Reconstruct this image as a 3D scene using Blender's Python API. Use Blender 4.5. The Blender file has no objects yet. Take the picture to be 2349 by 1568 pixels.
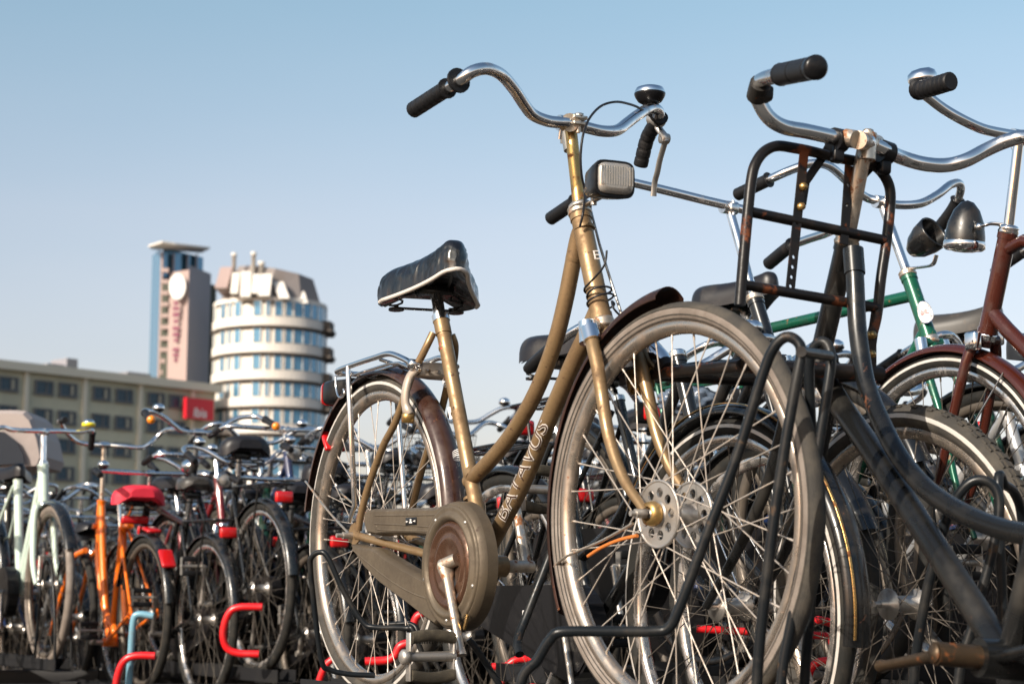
import bpy, bmesh, math, random
from mathutils import Vector, Matrix, Quaternion
from mathutils.geometry import tessellate_polygon
random.seed(7)
SC = bpy.context.scene
COL = SC.collection
PI = math.pi

# ------------------------------------------------------------------ camera, sky, sun, exposure
EYE = Vector((0, 0, 1.5))
PITCH = math.radians(8.3)
FPX = 4066.0
cam_d = bpy.data.cameras.new('camera')
cam = bpy.data.objects.new('camera', cam_d)
COL.objects.link(cam)
cam.location = EYE
cam.rotation_euler = (math.radians(90) + PITCH, 0, 0)
cam_d.sensor_width = 36
cam_d.lens = FPX / 2349 * 36
cam_d.clip_start = 0.1
cam_d.clip_end = 3000
cam_d.dof.use_dof = True
cam_d.dof.focus_distance = 3.65
cam_d.dof.aperture_fstop = 6.8
SC.camera = cam

SUN_DIR = Vector((-0.66, -0.75, 0.0)).normalized() * math.cos(math.radians(29)) + Vector((0, 0, math.sin(math.radians(29))))
w = bpy.data.worlds.new('World')
SC.world = w
w.use_nodes = True
nt = w.node_tree
bg = nt.nodes['Background']
sky = nt.nodes.new('ShaderNodeTexSky')
sky.sky_type = 'NISHITA'
sky.sun_disc = False
sky.sun_elevation = math.radians(29)
sky.sun_rotation = math.atan2(SUN_DIR.x, SUN_DIR.y)
sky.air_density = 1.0
sky.dust_density = 1.6
sky.ozone_density = 1.0
tc_ = nt.nodes.new('ShaderNodeTexCoord')
sx_ = nt.nodes.new('ShaderNodeSeparateXYZ')
nt.links.new(tc_.outputs['Generated'], sx_.inputs[0])
rmp = nt.nodes.new('ShaderNodeValToRGB')          # thin high haze: paler and pinker towards the horizon, all round
for pos_, c_ in ((0.10, (1.12, 0.90, 0.85)), (0.21, (1.34, 1.09, 0.95)), (0.33, (1.16, 1.17, 1.00))):
    e_ = rmp.color_ramp.elements.new(pos_)
    e_.color = (*c_, 1)
rmp.color_ramp.elements[0].position = 0.0
rmp.color_ramp.elements[0].color = (0.92, 0.70, 0.68, 1)
rmp.color_ramp.elements[-1].position = 0.75
rmp.color_ramp.elements[-1].color = (0.95, 1.02, 0.98, 1)
nt.links.new(sx_.outputs['Z'], rmp.inputs[0])
tint = nt.nodes.new('ShaderNodeMixRGB')
tint.blend_type = 'MULTIPLY'
tint.inputs[0].default_value = 1.0
nt.links.new(sky.outputs[0], tint.inputs[1])
nt.links.new(rmp.outputs[0], tint.inputs[2])
hz_n = nt.nodes.new('ShaderNodeTexNoise')          # faint uneven haze
hz_n.inputs['Scale'].default_value = 2.2
hz_n.inputs['Detail'].default_value = 5
hz_m = nt.nodes.new('ShaderNodeMapping')
hz_m.inputs['Scale'].default_value = (1, 1, 4)
nt.links.new(tc_.outputs['Generated'], hz_m.inputs[0])
nt.links.new(hz_m.outputs[0], hz_n.inputs['Vector'])
hz_r = nt.nodes.new('ShaderNodeValToRGB')
hz_r.color_ramp.elements[0].position = 0.3
hz_r.color_ramp.elements[0].color = (0.955, 0.975, 0.99, 1)
hz_r.color_ramp.elements[1].position = 0.7
hz_r.color_ramp.elements[1].color = (1.045, 1.02, 1.01, 1)
nt.links.new(hz_n.outputs[0], hz_r.inputs[0])
hz_t = nt.nodes.new('ShaderNodeMixRGB')
hz_t.blend_type = 'MULTIPLY'
hz_t.inputs[0].default_value = 1.0
nt.links.new(tint.outputs[0], hz_t.inputs[1])
nt.links.new(hz_r.outputs[0], hz_t.inputs[2])
nt.links.new(hz_t.outputs[0], bg.inputs[0])
bg.inputs[1].default_value = 0.125
sun_d = bpy.data.lights.new('sun', 'SUN')
sun_d.energy = 5.0
sun_d.angle = math.radians(0.5)
sun_d.color = (1.0, 0.90, 0.78)
sun = bpy.data.objects.new('sun', sun_d)
COL.objects.link(sun)
sun.rotation_euler = SUN_DIR.to_track_quat('Z', 'Y').to_euler()
SC.view_settings.view_transform = 'Standard'
SC.view_settings.look = 'None'
SC.view_settings.exposure = 0.45
SC.view_settings.gamma = 1.0
SC.view_settings.use_curve_mapping = False
SC.cycles.max_bounces = 6
SC.cycles.use_denoising = True

# ------------------------------------------------------------------ pixel rays of the 2349 px wide photograph
CM = Matrix.Rotation(PITCH, 3, 'X')


def ray(px, py):
    return CM @ Vector(((px - 1174.5) / FPX, 1.0, -(py - 784.0) / FPX))


def at(px, py, d):
    return EYE + ray(px, py) * d


class Frame:
    """local space of one vehicle: x forward, y left, z up, origin under the rear hub"""
    def __init__(self, origin, heading, lean=0.0):
        h = Vector((heading[0], heading[1], 0)).normalized()
        n = Vector((0, 0, 1)).cross(h)
        up = Vector((0, 0, 1)) * math.cos(lean) + n * math.sin(lean)
        n = up.cross(h)
        self.O, self.d, self.n, self.up = Vector(origin), h, n, up
        m = Matrix((h, n, up)).transposed().to_4x4()
        self.M = Matrix.Translation(self.O) @ m
        self.Mi = self.M.inverted()

    def p(self, px, py, lat=0.0):
        r = ray(px, py)
        t = (self.O + self.n * lat - EYE).dot(self.n) / r.dot(self.n)
        return self.Mi @ (EYE + r * t)

    def q(self, px, py, lat=0.0):
        v = self.p(px, py, lat)
        return (v.x, v.z)


# ------------------------------------------------------------------ materials
MATS = {}


def mat(name, col, rough=0.5, metal=0.0, rust=0.0, dirt=0.0, scale=30.0, bump=0.0, coat=0.0, emit=None, alpha=None, trans=0.0,
        dirtcol=(0.16, 0.12, 0.09), rustcol=(0.20, 0.065, 0.02), bscale=None, detail=6, spec=None):
    if name in MATS:
        return MATS[name]
    m = bpy.data.materials.new(name)
    m.use_nodes = True
    n = m.node_tree
    b = n.nodes['Principled BSDF']
    b.inputs['Base Color'].default_value = (*col, 1)
    b.inputs['Roughness'].default_value = rough
    b.inputs['Metallic'].default_value = metal
    b.inputs['Coat Weight'].default_value = coat
    b.inputs['Specular IOR Level'].default_value = spec if spec is not None else (0.25 if (max(col) < .15 and rough > .28) else 0.5)
    b.inputs['Transmission Weight'].default_value = trans
    if rust or dirt or bump:
        tc = n.nodes.new('ShaderNodeTexCoord')
    cur = None
    if dirt or rust:
        src = n.nodes.new('ShaderNodeRGB')
        src.outputs[0].default_value = (*col, 1)
        cur = src.outputs[0]
        rcur = None
        for (amt, c2, sc_, lo, key) in ((dirt, dirtcol, scale * 0.35, 0.60, 'd'), (rust, rustcol, scale, 0.71, 'r')):
            if not amt:
                continue
            nz = n.nodes.new('ShaderNodeTexNoise')
            nz.inputs['Scale'].default_value = sc_
            nz.inputs['Detail'].default_value = detail
            nz.inputs['Roughness'].default_value = 0.65
            n.links.new(tc.outputs['Object'], nz.inputs['Vector'])
            mr = n.nodes.new('ShaderNodeMapRange')
            lo_ = lo - (0.2 if key == 'd' else 0.17) * amt
            mr.inputs['From Min'].default_value = lo_
            mr.inputs['From Max'].default_value = lo_ + (0.26 if key == 'd' else 0.08)
            mr.inputs['To Max'].default_value = 0.75 if key == 'd' else 0.95
            n.links.new(nz.outputs[0], mr.inputs['Value'])
            mx = n.nodes.new('ShaderNodeMixRGB')
            n.links.new(mr.outputs[0], mx.inputs[0])
            n.links.new(cur, mx.inputs[1])
            mx.inputs[2].default_value = (*c2, 1)
            cur = mx.outputs[0]
            ma = n.nodes.new('ShaderNodeMapRange')
            ma.inputs['To Min'].default_value = rough
            ma.inputs['To Max'].default_value = 0.85
            n.links.new(mr.outputs[0], ma.inputs['Value'])
            if rcur is None:
                rcur = ma.outputs[0]
            else:
                mxx = n.nodes.new('ShaderNodeMath')
                mxx.operation = 'MAXIMUM'
                n.links.new(rcur, mxx.inputs[0])
                n.links.new(ma.outputs[0], mxx.inputs[1])
                rcur = mxx.outputs[0]
            if metal:
                mm = n.nodes.new('ShaderNodeMapRange')
                mm.inputs['To Min'].default_value = metal
                mm.inputs['To Max'].default_value = metal * 0.3
                n.links.new(mr.outputs[0], mm.inputs['Value'])
                n.links.new(mm.outputs[0], b.inputs['Metallic'])
        n.links.new(cur, b.inputs['Base Color'])
        n.links.new(rcur, b.inputs['Roughness'])
    if bump:
        nz = n.nodes.new('ShaderNodeTexNoise')
        nz.inputs['Scale'].default_value = bscale or scale * 3
        nz.inputs['Detail'].default_value = 4
        n.links.new(tc.outputs['Object'], nz.inputs['Vector'])
        bp = n.nodes.new('ShaderNodeBump')
        bp.inputs['Strength'].default_value = bump
        bp.inputs['Distance'].default_value = 0.002
        n.links.new(nz.outputs[0], bp.inputs['Height'])
        n.links.new(bp.outputs[0], b.inputs['Normal'])
    if emit:
        b.inputs['Emission Color'].default_value = (*emit[:3], 1)
        b.inputs['Emission Strength'].default_value = emit[3]
    MATS[name] = m
    return m


GOLD = mat('gold_paint', (0.285, 0.190, 0.098), 0.31, 0.55, rust=0.6, dirt=1.0, scale=60, bump=0.10, dirtcol=(0.13, 0.078, 0.038), rustcol=(0.06, 0.026, 0.012))
GOLDB = mat('bright_gold_metal', (0.56, 0.35, 0.13), 0.26, 0.9, rust=0.9, dirt=0.6, scale=45, dirtcol=(0.2, 0.12, 0.06))
CHROME = mat('chrome', (0.80, 0.79, 0.78), 0.13, 1.0, rust=0.28, dirt=0.30, scale=60, dirtcol=(0.30, 0.26, 0.24))
CHROMEC = mat('clean_chrome', (0.82, 0.82, 0.83), 0.09, 1.0)
CHROMER = mat('rusty_chrome', (0.66, 0.58, 0.48), 0.28, 0.9, rust=1.0, dirt=0.8, scale=38, rustcol=(0.24, 0.085, 0.025))
ALU = mat('dull_aluminium', (0.52, 0.49, 0.45), 0.38, 0.85, dirt=0.6, rust=0.3, scale=70)
RIM = mat('dusty_rim_metal', (0.50, 0.43, 0.36), 0.26, 0.9, dirt=0.7, rust=0.3, scale=60, dirtcol=(0.22, 0.16, 0.12))
RIMC = mat('bright_rim_metal', (0.62, 0.58, 0.54), 0.22, 0.95, dirt=0.5, scale=60, dirtcol=(0.25, 0.2, 0.17))
SPOKE = mat('dusty_spoke_steel', (0.46, 0.41, 0.36), 0.45, 0.6, dirt=0.5, scale=200, dirtcol=(0.3, 0.22, 0.15))
SPOKED = mat('dull_dark_spoke_steel', (0.11, 0.095, 0.08), 0.5, 0.5)
RIMD = mat('dull_dark_rim_metal', (0.15, 0.125, 0.10), 0.4, 0.6, dirt=0.8, scale=40, dirtcol=(0.05, 0.04, 0.032))
TYRE = mat('dusty_tyre_rubber', (0.040, 0.037, 0.033), 0.75, 0, dirt=0.9, scale=60, bump=0.5, bscale=500, dirtcol=(0.088, 0.076, 0.060))
TYREP = mat('perished_tan_tyre', (0.20, 0.168, 0.142), 0.55, 0, dirt=1.1, scale=50, bump=0.4, bscale=300, dirtcol=(0.105, 0.082, 0.066))
TYREK = mat('black_tyre_rubber', (0.013, 0.013, 0.012), 0.7, 0, dirt=0.6, scale=60, bump=0.5, bscale=500, dirtcol=(0.045, 0.038, 0.030))
REFL = mat('reflective_tyre_stripe', (0.55, 0.52, 0.48), 0.4, 0.2, dirt=0.6, scale=90, dirtcol=(0.25, 0.2, 0.16))
RUBBER = mat('black_grip_rubber', (0.009, 0.009, 0.010), 0.45, 0, dirt=0.2, scale=60, bump=0.3, bscale=600, dirtcol=(0.035, 0.03, 0.028))
PLASTIC = mat('black_plastic', (0.007, 0.007, 0.008), 0.3, 0, dirt=0.25, scale=50, dirtcol=(0.035, 0.03, 0.025))
BLACK = mat('black_paint', (0.007, 0.0075, 0.008), 0.24, 0.0, rust=0.25, dirt=0.4, scale=40, coat=0.2, dirtcol=(0.035, 0.027, 0.02))
BLACKR = mat('black_rusty_paint', (0.009, 0.008, 0.008), 0.33, 0.0, rust=0.85, dirt=0.6, scale=20, bump=0.25, dirtcol=(0.05, 0.030, 0.018), rustcol=(0.17, 0.050, 0.018))
BLACKM = mat('worn_black_paint', (0.0065, 0.0068, 0.0070), 0.27, 0.0, rust=0.3, dirt=0.55, scale=20, dirtcol=(0.028, 0.024, 0.018), spec=0.5)
HOOP = mat('black_rack_enamel', (0.008, 0.010, 0.012), 0.30, 0.0, rust=0.5, dirt=0.5, scale=35, dirtcol=(0.035, 0.03, 0.024), rustcol=(0.07, 0.04, 0.02))
REDH = mat('red_rack_enamel', (0.60, 0.008, 0.012), 0.32, 0.0, rust=0.55, dirt=0.5, scale=40, coat=0.1, dirtcol=(0.28, 0.01, 0.012), rustcol=(0.06, 0.03, 0.025))
REDL = mat('red_lens', (0.45, 0.008, 0.01), 0.18, 0.0, coat=0.5)
AMBER = mat('amber_lens', (0.75, 0.22, 0.01), 0.2, 0.0, coat=0.5)
LENS = mat('ribbed_lamp_lens', (0.42, 0.39, 0.35), 0.18, 0.55, dirt=0.7, scale=40, coat=0.8, dirtcol=(0.2, 0.175, 0.14))
BROWNM = mat('brown_mudguard_paint', (0.036, 0.015, 0.010), 0.26, 0.1, rust=0.4, dirt=0.7, scale=45, coat=0.25, dirtcol=(0.075, 0.045, 0.032))
OXBLOOD = mat('oxblood_paint', (0.052, 0.011, 0.006), 0.22, 0.15, rust=0.1, dirt=0.4, scale=40, coat=0.4, dirtcol=(0.022, 0.010, 0.007))
GREEN = mat('green_paint', (0.006, 0.085, 0.048), 0.26, 0.25, rust=0.5, dirt=0.4, scale=40, coat=0.3, dirtcol=(0.02, 0.05, 0.035), rustcol=(0.20, 0.07, 0.025))
CASE = mat('grey_brown_chaincase_enamel', (0.150, 0.118, 0.080), 0.30, 0.45, rust=0.5, dirt=1.3, scale=34, bump=0.15, dirtcol=(0.062, 0.048, 0.034), rustcol=(0.045, 0.025, 0.016))
CASEC = mat('brown_chaincase_disc', (0.085, 0.043, 0.026), 0.25, 0.5, rust=0.6, dirt=0.6, scale=40, rustcol=(0.09, 0.04, 0.02))
VINYL = mat('wrinkled_black_vinyl', (0.006, 0.006, 0.007), 0.24, 0.0, coat=0.35, bump=1.0, bscale=1.0)
for _n in VINYL.node_tree.nodes:
    if _n.type == 'TEX_NOISE':
        _n.inputs['Scale'].default_value = 1.0
        _n.inputs['Detail'].default_value = 1.5
        _mp = VINYL.node_tree.nodes.new('ShaderNodeMapping')
        _mp.inputs['Scale'].default_value = (46, 9, 11)
        _mp.inputs['Rotation'].default_value = (0.3, 0.35, 0)
        VINYL.node_tree.links.new(next(q for q in VINYL.node_tree.nodes if q.type == 'TEX_COORD').outputs['Object'], _mp.inputs[0])
        VINYL.node_tree.links.new(_mp.outputs[0], _n.inputs['Vector'])
    if _n.type == 'BUMP':
        _n.inputs['Distance'].default_value = 0.010
HEM = mat('pale_hem', (0.50, 0.46, 0.42), 0.6, dirt=0.4, scale=60)
WHITE = mat('white_print', (0.75, 0.73, 0.70), 0.5)
DARKP = mat('dark_brown_print', (0.055, 0.03, 0.018), 0.5)
REDP = mat('red_print', (0.60, 0.015, 0.02), 0.4)
BLUEP = mat('navy_print', (0.03, 0.04, 0.12), 0.4)
WIRE = mat('black_cable', (0.012, 0.012, 0.014), 0.35)
MINT = mat('mint_paint', (0.50, 0.60, 0.52), 0.35, 0.0, dirt=0.3, scale=30, coat=0.3, dirtcol=(0.3, 0.33, 0.28))
ORANGE = mat('orange_paint', (0.85, 0.17, 0.008), 0.3, 0.1, rust=0.2, dirt=0.25, scale=30, coat=0.4, dirtcol=(0.4, 0.08, 0.01))
NAVY = mat('navy_paint', (0.015, 0.03, 0.09), 0.3, 0.1, dirt=0.4, scale=30, coat=0.3)
BOTTLE = mat('bottle_green_paint', (0.01, 0.045, 0.03), 0.3, 0.1, dirt=0.4, scale=30, coat=0.3)
SILVERP = mat('silver_paint', (0.40, 0.40, 0.40), 0.35, 0.6, dirt=0.4, scale=30)
SKYBLUE = mat('pale_blue_paint', (0.16, 0.33, 0.42), 0.35, 0.1, dirt=0.3, scale=30)
MAROON = mat('maroon_paint', (0.16, 0.015, 0.02), 0.3, 0.1, dirt=0.4, scale=30, coat=0.3)
CREAM = mat('cream_paint', (0.55, 0.50, 0.40), 0.4, 0.0, dirt=0.5, scale=30)
REDSAD = mat('red_plush_cover', (0.62, 0.02, 0.045), 0.65, bump=1.0, bscale=70)
GREYSAD = mat('grey_saddle_vinyl', (0.040, 0.038, 0.036), 0.38, dirt=0.2, scale=30)
BLACKSAD = mat('black_saddle_vinyl', (0.014, 0.014, 0.017), 0.36, dirt=0.3, scale=30, dirtcol=(0.05, 0.045, 0.04))
YELLOWP = mat('yellow_plastic', (0.75, 0.62, 0.02), 0.35)
STEELB = mat('weathered_rack_steel', (0.010, 0.010, 0.011), 0.6, 0.0, rust=0.3, dirt=0.4, scale=12, dirtcol=(0.022, 0.02, 0.016), rustcol=(0.08, 0.03, 0.012))
BRASS = mat('rusty_brass_fitting', (0.42, 0.27, 0.10), 0.35, 0.85, rust=0.7, dirt=0.5, scale=80)


# ------------------------------------------------------------------ mesh builder
class MB:
    def __init__(self):
        self.v, self.f, self.m, self.s = [], [], [], []
        self.mats = []
        self.cur = 0

    def setmat(self, m):
        if m not in self.mats:
            self.mats.append(m)
        self.cur = self.mats.index(m)
        return self

    def add(self, vs, fs, smooth=True, M=None):
        o = len(self.v)
        if M is not None:
            vs = [M @ Vector(q) for q in vs]
        self.v.extend([tuple(q) for q in vs])
        for a in fs:
            self.f.append([i + o for i in a])
            self.m.append(self.cur)
            self.s.append(smooth)
        return self

    def tube(self, pts, r, seg=12, caps=True, closed=False, flat=None, M=None):
        P = [Vector(p) for p in pts]
        n = len(P)
        rs = r if isinstance(r, (list, tuple)) else [r] * n
        T = []
        for i in range(n):
            a = P[(i - 1) % n] if (closed or i > 0) else P[i]
            b = P[(i + 1) % n] if (closed or i < n - 1) else P[i]
            t = (b - a)
            T.append(t.normalized() if t.length > 1e-9 else Vector((0, 0, 1)))
        t0 = T[0]
        ref = Vector((0, 1, 0)) if abs(t0.y) < 0.9 else Vector((1, 0, 0))
        u = (ref - t0 * ref.dot(t0)).normalized()
        vs, fs = [], []
        for i in range(n):
            if i:
                q = T[i - 1].rotation_difference(T[i])
                u = q @ u
                u = (u - T[i] * u.dot(T[i])).normalized()
            w_ = T[i].cross(u)
            for k in range(seg):
                a = 2 * PI * k / seg
                ru = rs[i]
                rw = rs[i] * (flat if flat else 1)
                vs.append(P[i] + u * math.cos(a) * ru + w_ * math.sin(a) * rw)
        m = n if closed else n - 1
        for i in range(m):
            j = (i + 1) % n
            for k in range(seg):
                k2 = (k + 1) % seg
                fs.append((i * seg + k, i * seg + k2, j * seg + k2, j * seg + k))
        self.add(vs, fs, True, M)
        if caps and not closed:
            self.add([vs[k] for k in range(seg)], [tuple(range(seg - 1, -1, -1))], False, M)
            self.add([vs[(n - 1) * seg + k] for k in range(seg)], [tuple(range(seg))], False, M)
        return self

    def lathe(self, prof, c=(0, 0, 0), ax=(0, 0, 1), seg=24, closed=False, a0=0, a1=2 * PI, smooth=True, M=None):
        """prof: (radius, height) pairs turned about ax through c"""
        ax = Vector(ax).normalized()
        c = Vector(c)
        ref = Vector((0, 0, 1)) if abs(ax.z) < 0.9 else Vector((1, 0, 0))
        u = (ref - ax * ref.dot(ax)).normalized()
        w_ = ax.cross(u)
        full = abs(a1 - a0 - 2 * PI) < 1e-6
        ns = seg if full else seg + 1
        n = len(prof)
        vs, fs = [], []
        for k in range(ns):
            a = a0 + (a1 - a0) * k / seg
            dr = u * math.cos(a) + w_ * math.sin(a)
            for (r, h) in prof:
                vs.append(c + dr * r + ax * h)
        for k in range(seg):
            k2 = (k + 1) % ns if full else k + 1
            for i in range(n if closed else n - 1):
                j = (i + 1) % n
                fs.append((k * n + i, k2 * n + i, k2 * n + j, k * n + j))
        self.add(vs, fs, smooth, M)
        return self

    def box(self, c, s, R=None, bev=0.0, M=None):
        hx, hy, hz = s[0] / 2, s[1] / 2, s[2] / 2
        R = R or Matrix.Identity(3)
        c = Vector(c)
        if bev <= 0:
            vs = [c + R @ Vector((x, y, z)) for x in (-hx, hx) for y in (-hy, hy) for z in (-hz, hz)]
            fs = [(0, 1, 3, 2), (4, 6, 7, 5), (0, 4, 5, 1), (2, 3, 7, 6), (0, 2, 6, 4), (1, 5, 7, 3)]
            self.add(vs, fs, False, M)
        else:
            b = min(bev, hx * .9, hy * .9, hz * .9)
            bm = bmesh.new()
            bmesh.ops.create_cube(bm, size=1)
            bmesh.ops.scale(bm, vec=(s[0], s[1], s[2]), verts=bm.verts)
            bmesh.ops.bevel(bm, geom=bm.edges[:] + bm.verts[:], offset=b, segments=2, affect='EDGES', profile=0.5)
            bm.verts.index_update()
            vs = [c + R @ v.co for v in bm.verts]
            fs = [[v.index for v in f.verts] for f in bm.faces]
            bm.free()
            self.add(vs, fs, True, M)
        return self

    def prism(self, outer, holes, y0, y1, M=None, smooth=False, plane='xz'):
        """polygon (a,b) pairs in the x-z plane, thickness along y"""
        loops = [outer] + list(holes)
        tri = tessellate_polygon([[Vector((a, b, 0)) for a, b in lp] for lp in loops])
        flat = [q for lp in loops for q in lp]
        n = len(flat)
        vs = [(a, y0, b) for a, b in flat] + [(a, y1, b) for a, b in flat]
        fs = [tuple(t) for t in tri] + [tuple(n + i for i in reversed(t)) for t in tri]
        self.add(vs, fs, False, M)
        o = 0
        for lp in loops:
            k = len(lp)
            vs2 = [(a, y0, b) for a, b in lp] + [(a, y1, b) for a, b in lp]
            self.add(vs2, [(i, (i + 1) % k, k + (i + 1) % k, k + i) for i in range(k)], smooth, M)
            o += k
        return self

    def join(self, other, M=None):
        o = len(self.v)
        self.v.extend([tuple(M @ Vector(q)) for q in other.v] if M is not None else other.v)
        idx = []
        for m in other.mats:
            if m not in self.mats:
                self.mats.append(m)
            idx.append(self.mats.index(m))
        for a, mi, s in zip(other.f, other.m, other.s):
            self.f.append([i + o for i in a])
            self.m.append(idx[mi] if idx else 0)
            self.s.append(s)
        return self

    def mesh(self, name, material=None):
        me = bpy.data.meshes.new(name)
        me.from_pydata(self.v, [], self.f)
        ms = self.mats if self.mats else [material]
        for m in ms:
            me.materials.append(m)
        me.polygons.foreach_set('use_smooth', self.s)
        me.polygons.foreach_set('material_index', self.m)
        me.update()
        return me

    def build(self, name, material=None, parent=None, sharp=True):
        if material is not None and not self.mats:
            pass
        me = self.mesh(name, material)
        o = bpy.data.objects.new(name, me)
        COL.objects.link(o)
        if parent is not None:
            o.parent = parent
        return o


def tag(o, label=None, cat=None, group=None, kind=None):
    if label:
        o['label'] = label
    if cat:
        o['category'] = cat
    if group:
        o['group'] = group
    if kind:
        o['kind'] = kind
    return o


def empty(name, M=None, parent=None, size=0.2):
    o = bpy.data.objects.new(name, None)
    o.empty_display_size = size
    COL.objects.link(o)
    if M is not None:
        o.matrix_world = M
    if parent is not None:
        o.parent = parent
    return o


def smooth(pts, n=6, closed=False):
    P = [Vector(p) for p in pts]
    if len(P) < 3:
        return P
    out = []
    m = len(P)
    rng = range(m if closed else m - 1)
    for i in rng:
        p1, p2 = P[i], P[(i + 1) % m]
        p0 = P[i - 1] if (i > 0 or closed) else p1 * 2 - p2
        p3 = P[(i + 2) % m] if (i + 2 < m or closed) else p2 * 2 - p1
        for k in range(n):
            t = k / n
            out.append(0.5 * ((2 * p1) + (p2 - p0) * t + (2 * p0 - 5 * p1 + 4 * p2 - p3) * t * t + (3 * p1 - p0 - 3 * p2 + p3) * t ** 3))
    if not closed:
        out.append(P[-1])
    return out


def fillet(pts, r, n=5):
    """polyline with rounded corners"""
    P = [Vector(p) for p in pts]
    out = [P[0]]
    for i in range(1, len(P) - 1):
        a, b, c = P[i - 1], P[i], P[i + 1]
        rr = min(r, (a - b).length * .45, (c - b).length * .45)
        s, e = b + (a - b).normalized() * rr, b + (c - b).normalized() * rr
        for k in range(n + 1):
            t = k / n
            out.append(s * (1 - t) ** 2 + b * 2 * t * (1 - t) + e * t * t)
    out.append(P[-1])
    return out


def V3(q, lat=0.0):
    return Vector((q[0], lat, q[1]))


def children_of(o):
    return [c for c in o.children]


def copy_tree(o, parent=None, swap=None):
    c = o.copy()
    COL.objects.link(c)
    if parent is not None:
        c.parent = parent
        c.matrix_parent_inverse = o.matrix_parent_inverse.copy()
    if swap and o.type == 'MESH':
        for i, s in enumerate(c.material_slots):
            if s.material in swap:
                new = swap[s.material]
                s.link = 'OBJECT'
                s.material = new
    for ch in list(o.children):
        copy_tree(ch, c, swap)
    return c


def text_mesh(txt, size, material, parent, name='lettering', M=None, wrap=None, offset=0.0, lift=0.0, align='CENTER', shear=0.0, extrude=0.0):
    cu = bpy.data.curves.new('t', 'FONT')
    cu.body = txt
    cu.size = size
    cu.align_x = align
    cu.align_y = 'CENTER'
    cu.offset = offset
    cu.shear = shear
    cu.extrude = extrude
    cu.resolution_u = 3
    t = bpy.data.objects.new('t', cu)
    COL.objects.link(t)
    dg = bpy.context.evaluated_depsgraph_get()
    me = bpy.data.meshes.new_from_object(t.evaluated_get(dg))
    bpy.data.objects.remove(t)
    bpy.data.curves.remove(cu)
    me.name = name
    bm = bmesh.new()
    bm.from_mesh(me)
    if wrap:
        ys = [size * (k / 8 - 0.5) for k in range(1, 8)]
        for y in ys:
            bmesh.ops.bisect_plane(bm, geom=bm.verts[:] + bm.edges[:] + bm.faces[:], plane_co=(0, y, 0), plane_no=(0, 1, 0))
        R = wrap + lift
        for v in bm.verts:
            a = v.co.y / wrap
            v.co = Vector((v.co.x, math.sin(a) * R, math.cos(a) * R))
    if M is not None:
        bm.transform(M)
    bm.to_mesh(me)
    bm.free()
    me.materials.clear()
    me.materials.append(material)
    o = bpy.data.objects.new(name, me)
    COL.objects.link(o)
    if parent is not None:
        o.parent = parent
    return o


# ------------------------------------------------------------------ bicycle parts
def wheel_profiles(R, tw=0.0185):
    rr = R - 2 * tw + 0.004           # rim outer radius
    ty = [(R - tw + tw * math.cos(a), tw * 0.98 * math.sin(a)) for a in [math.radians(x) for x in range(-150, 151, 20)]]
    rim = [(rr - 0.001, -0.0135), (rr + .001, -0.0115), (rr - .004, -0.0095), (rr - .012, -.0085), (rr - .012, .0085), (rr - .004, .0095), (rr + .001, .0115), (rr - .001, .0135),
           (rr - 0.013, 0.0125), (rr - 0.0205, 0.005), (rr - 0.0205, -0.005), (rr - 0.013, -0.0125)]
    return ty, rim, rr - 0.0205


def spoke_mb(rin, rf, lat, da, r=0.0011, seg=5, nip=True, M=None):
    a = math.radians(da)
    p0 = Vector((rf * math.sin(a), lat, rf * math.cos(a)))
    p1 = Vector((0, lat * 0.08, rin))
    mb = MB()
    mb.tube([p0, p1], r, seg, caps=False, M=M)
    if nip:
        dv = (p0 - p1).normalized()
        mb.tube([p1, p1 + dv * 0.012], 0.0021, 6, M=M)
    return mb


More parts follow.
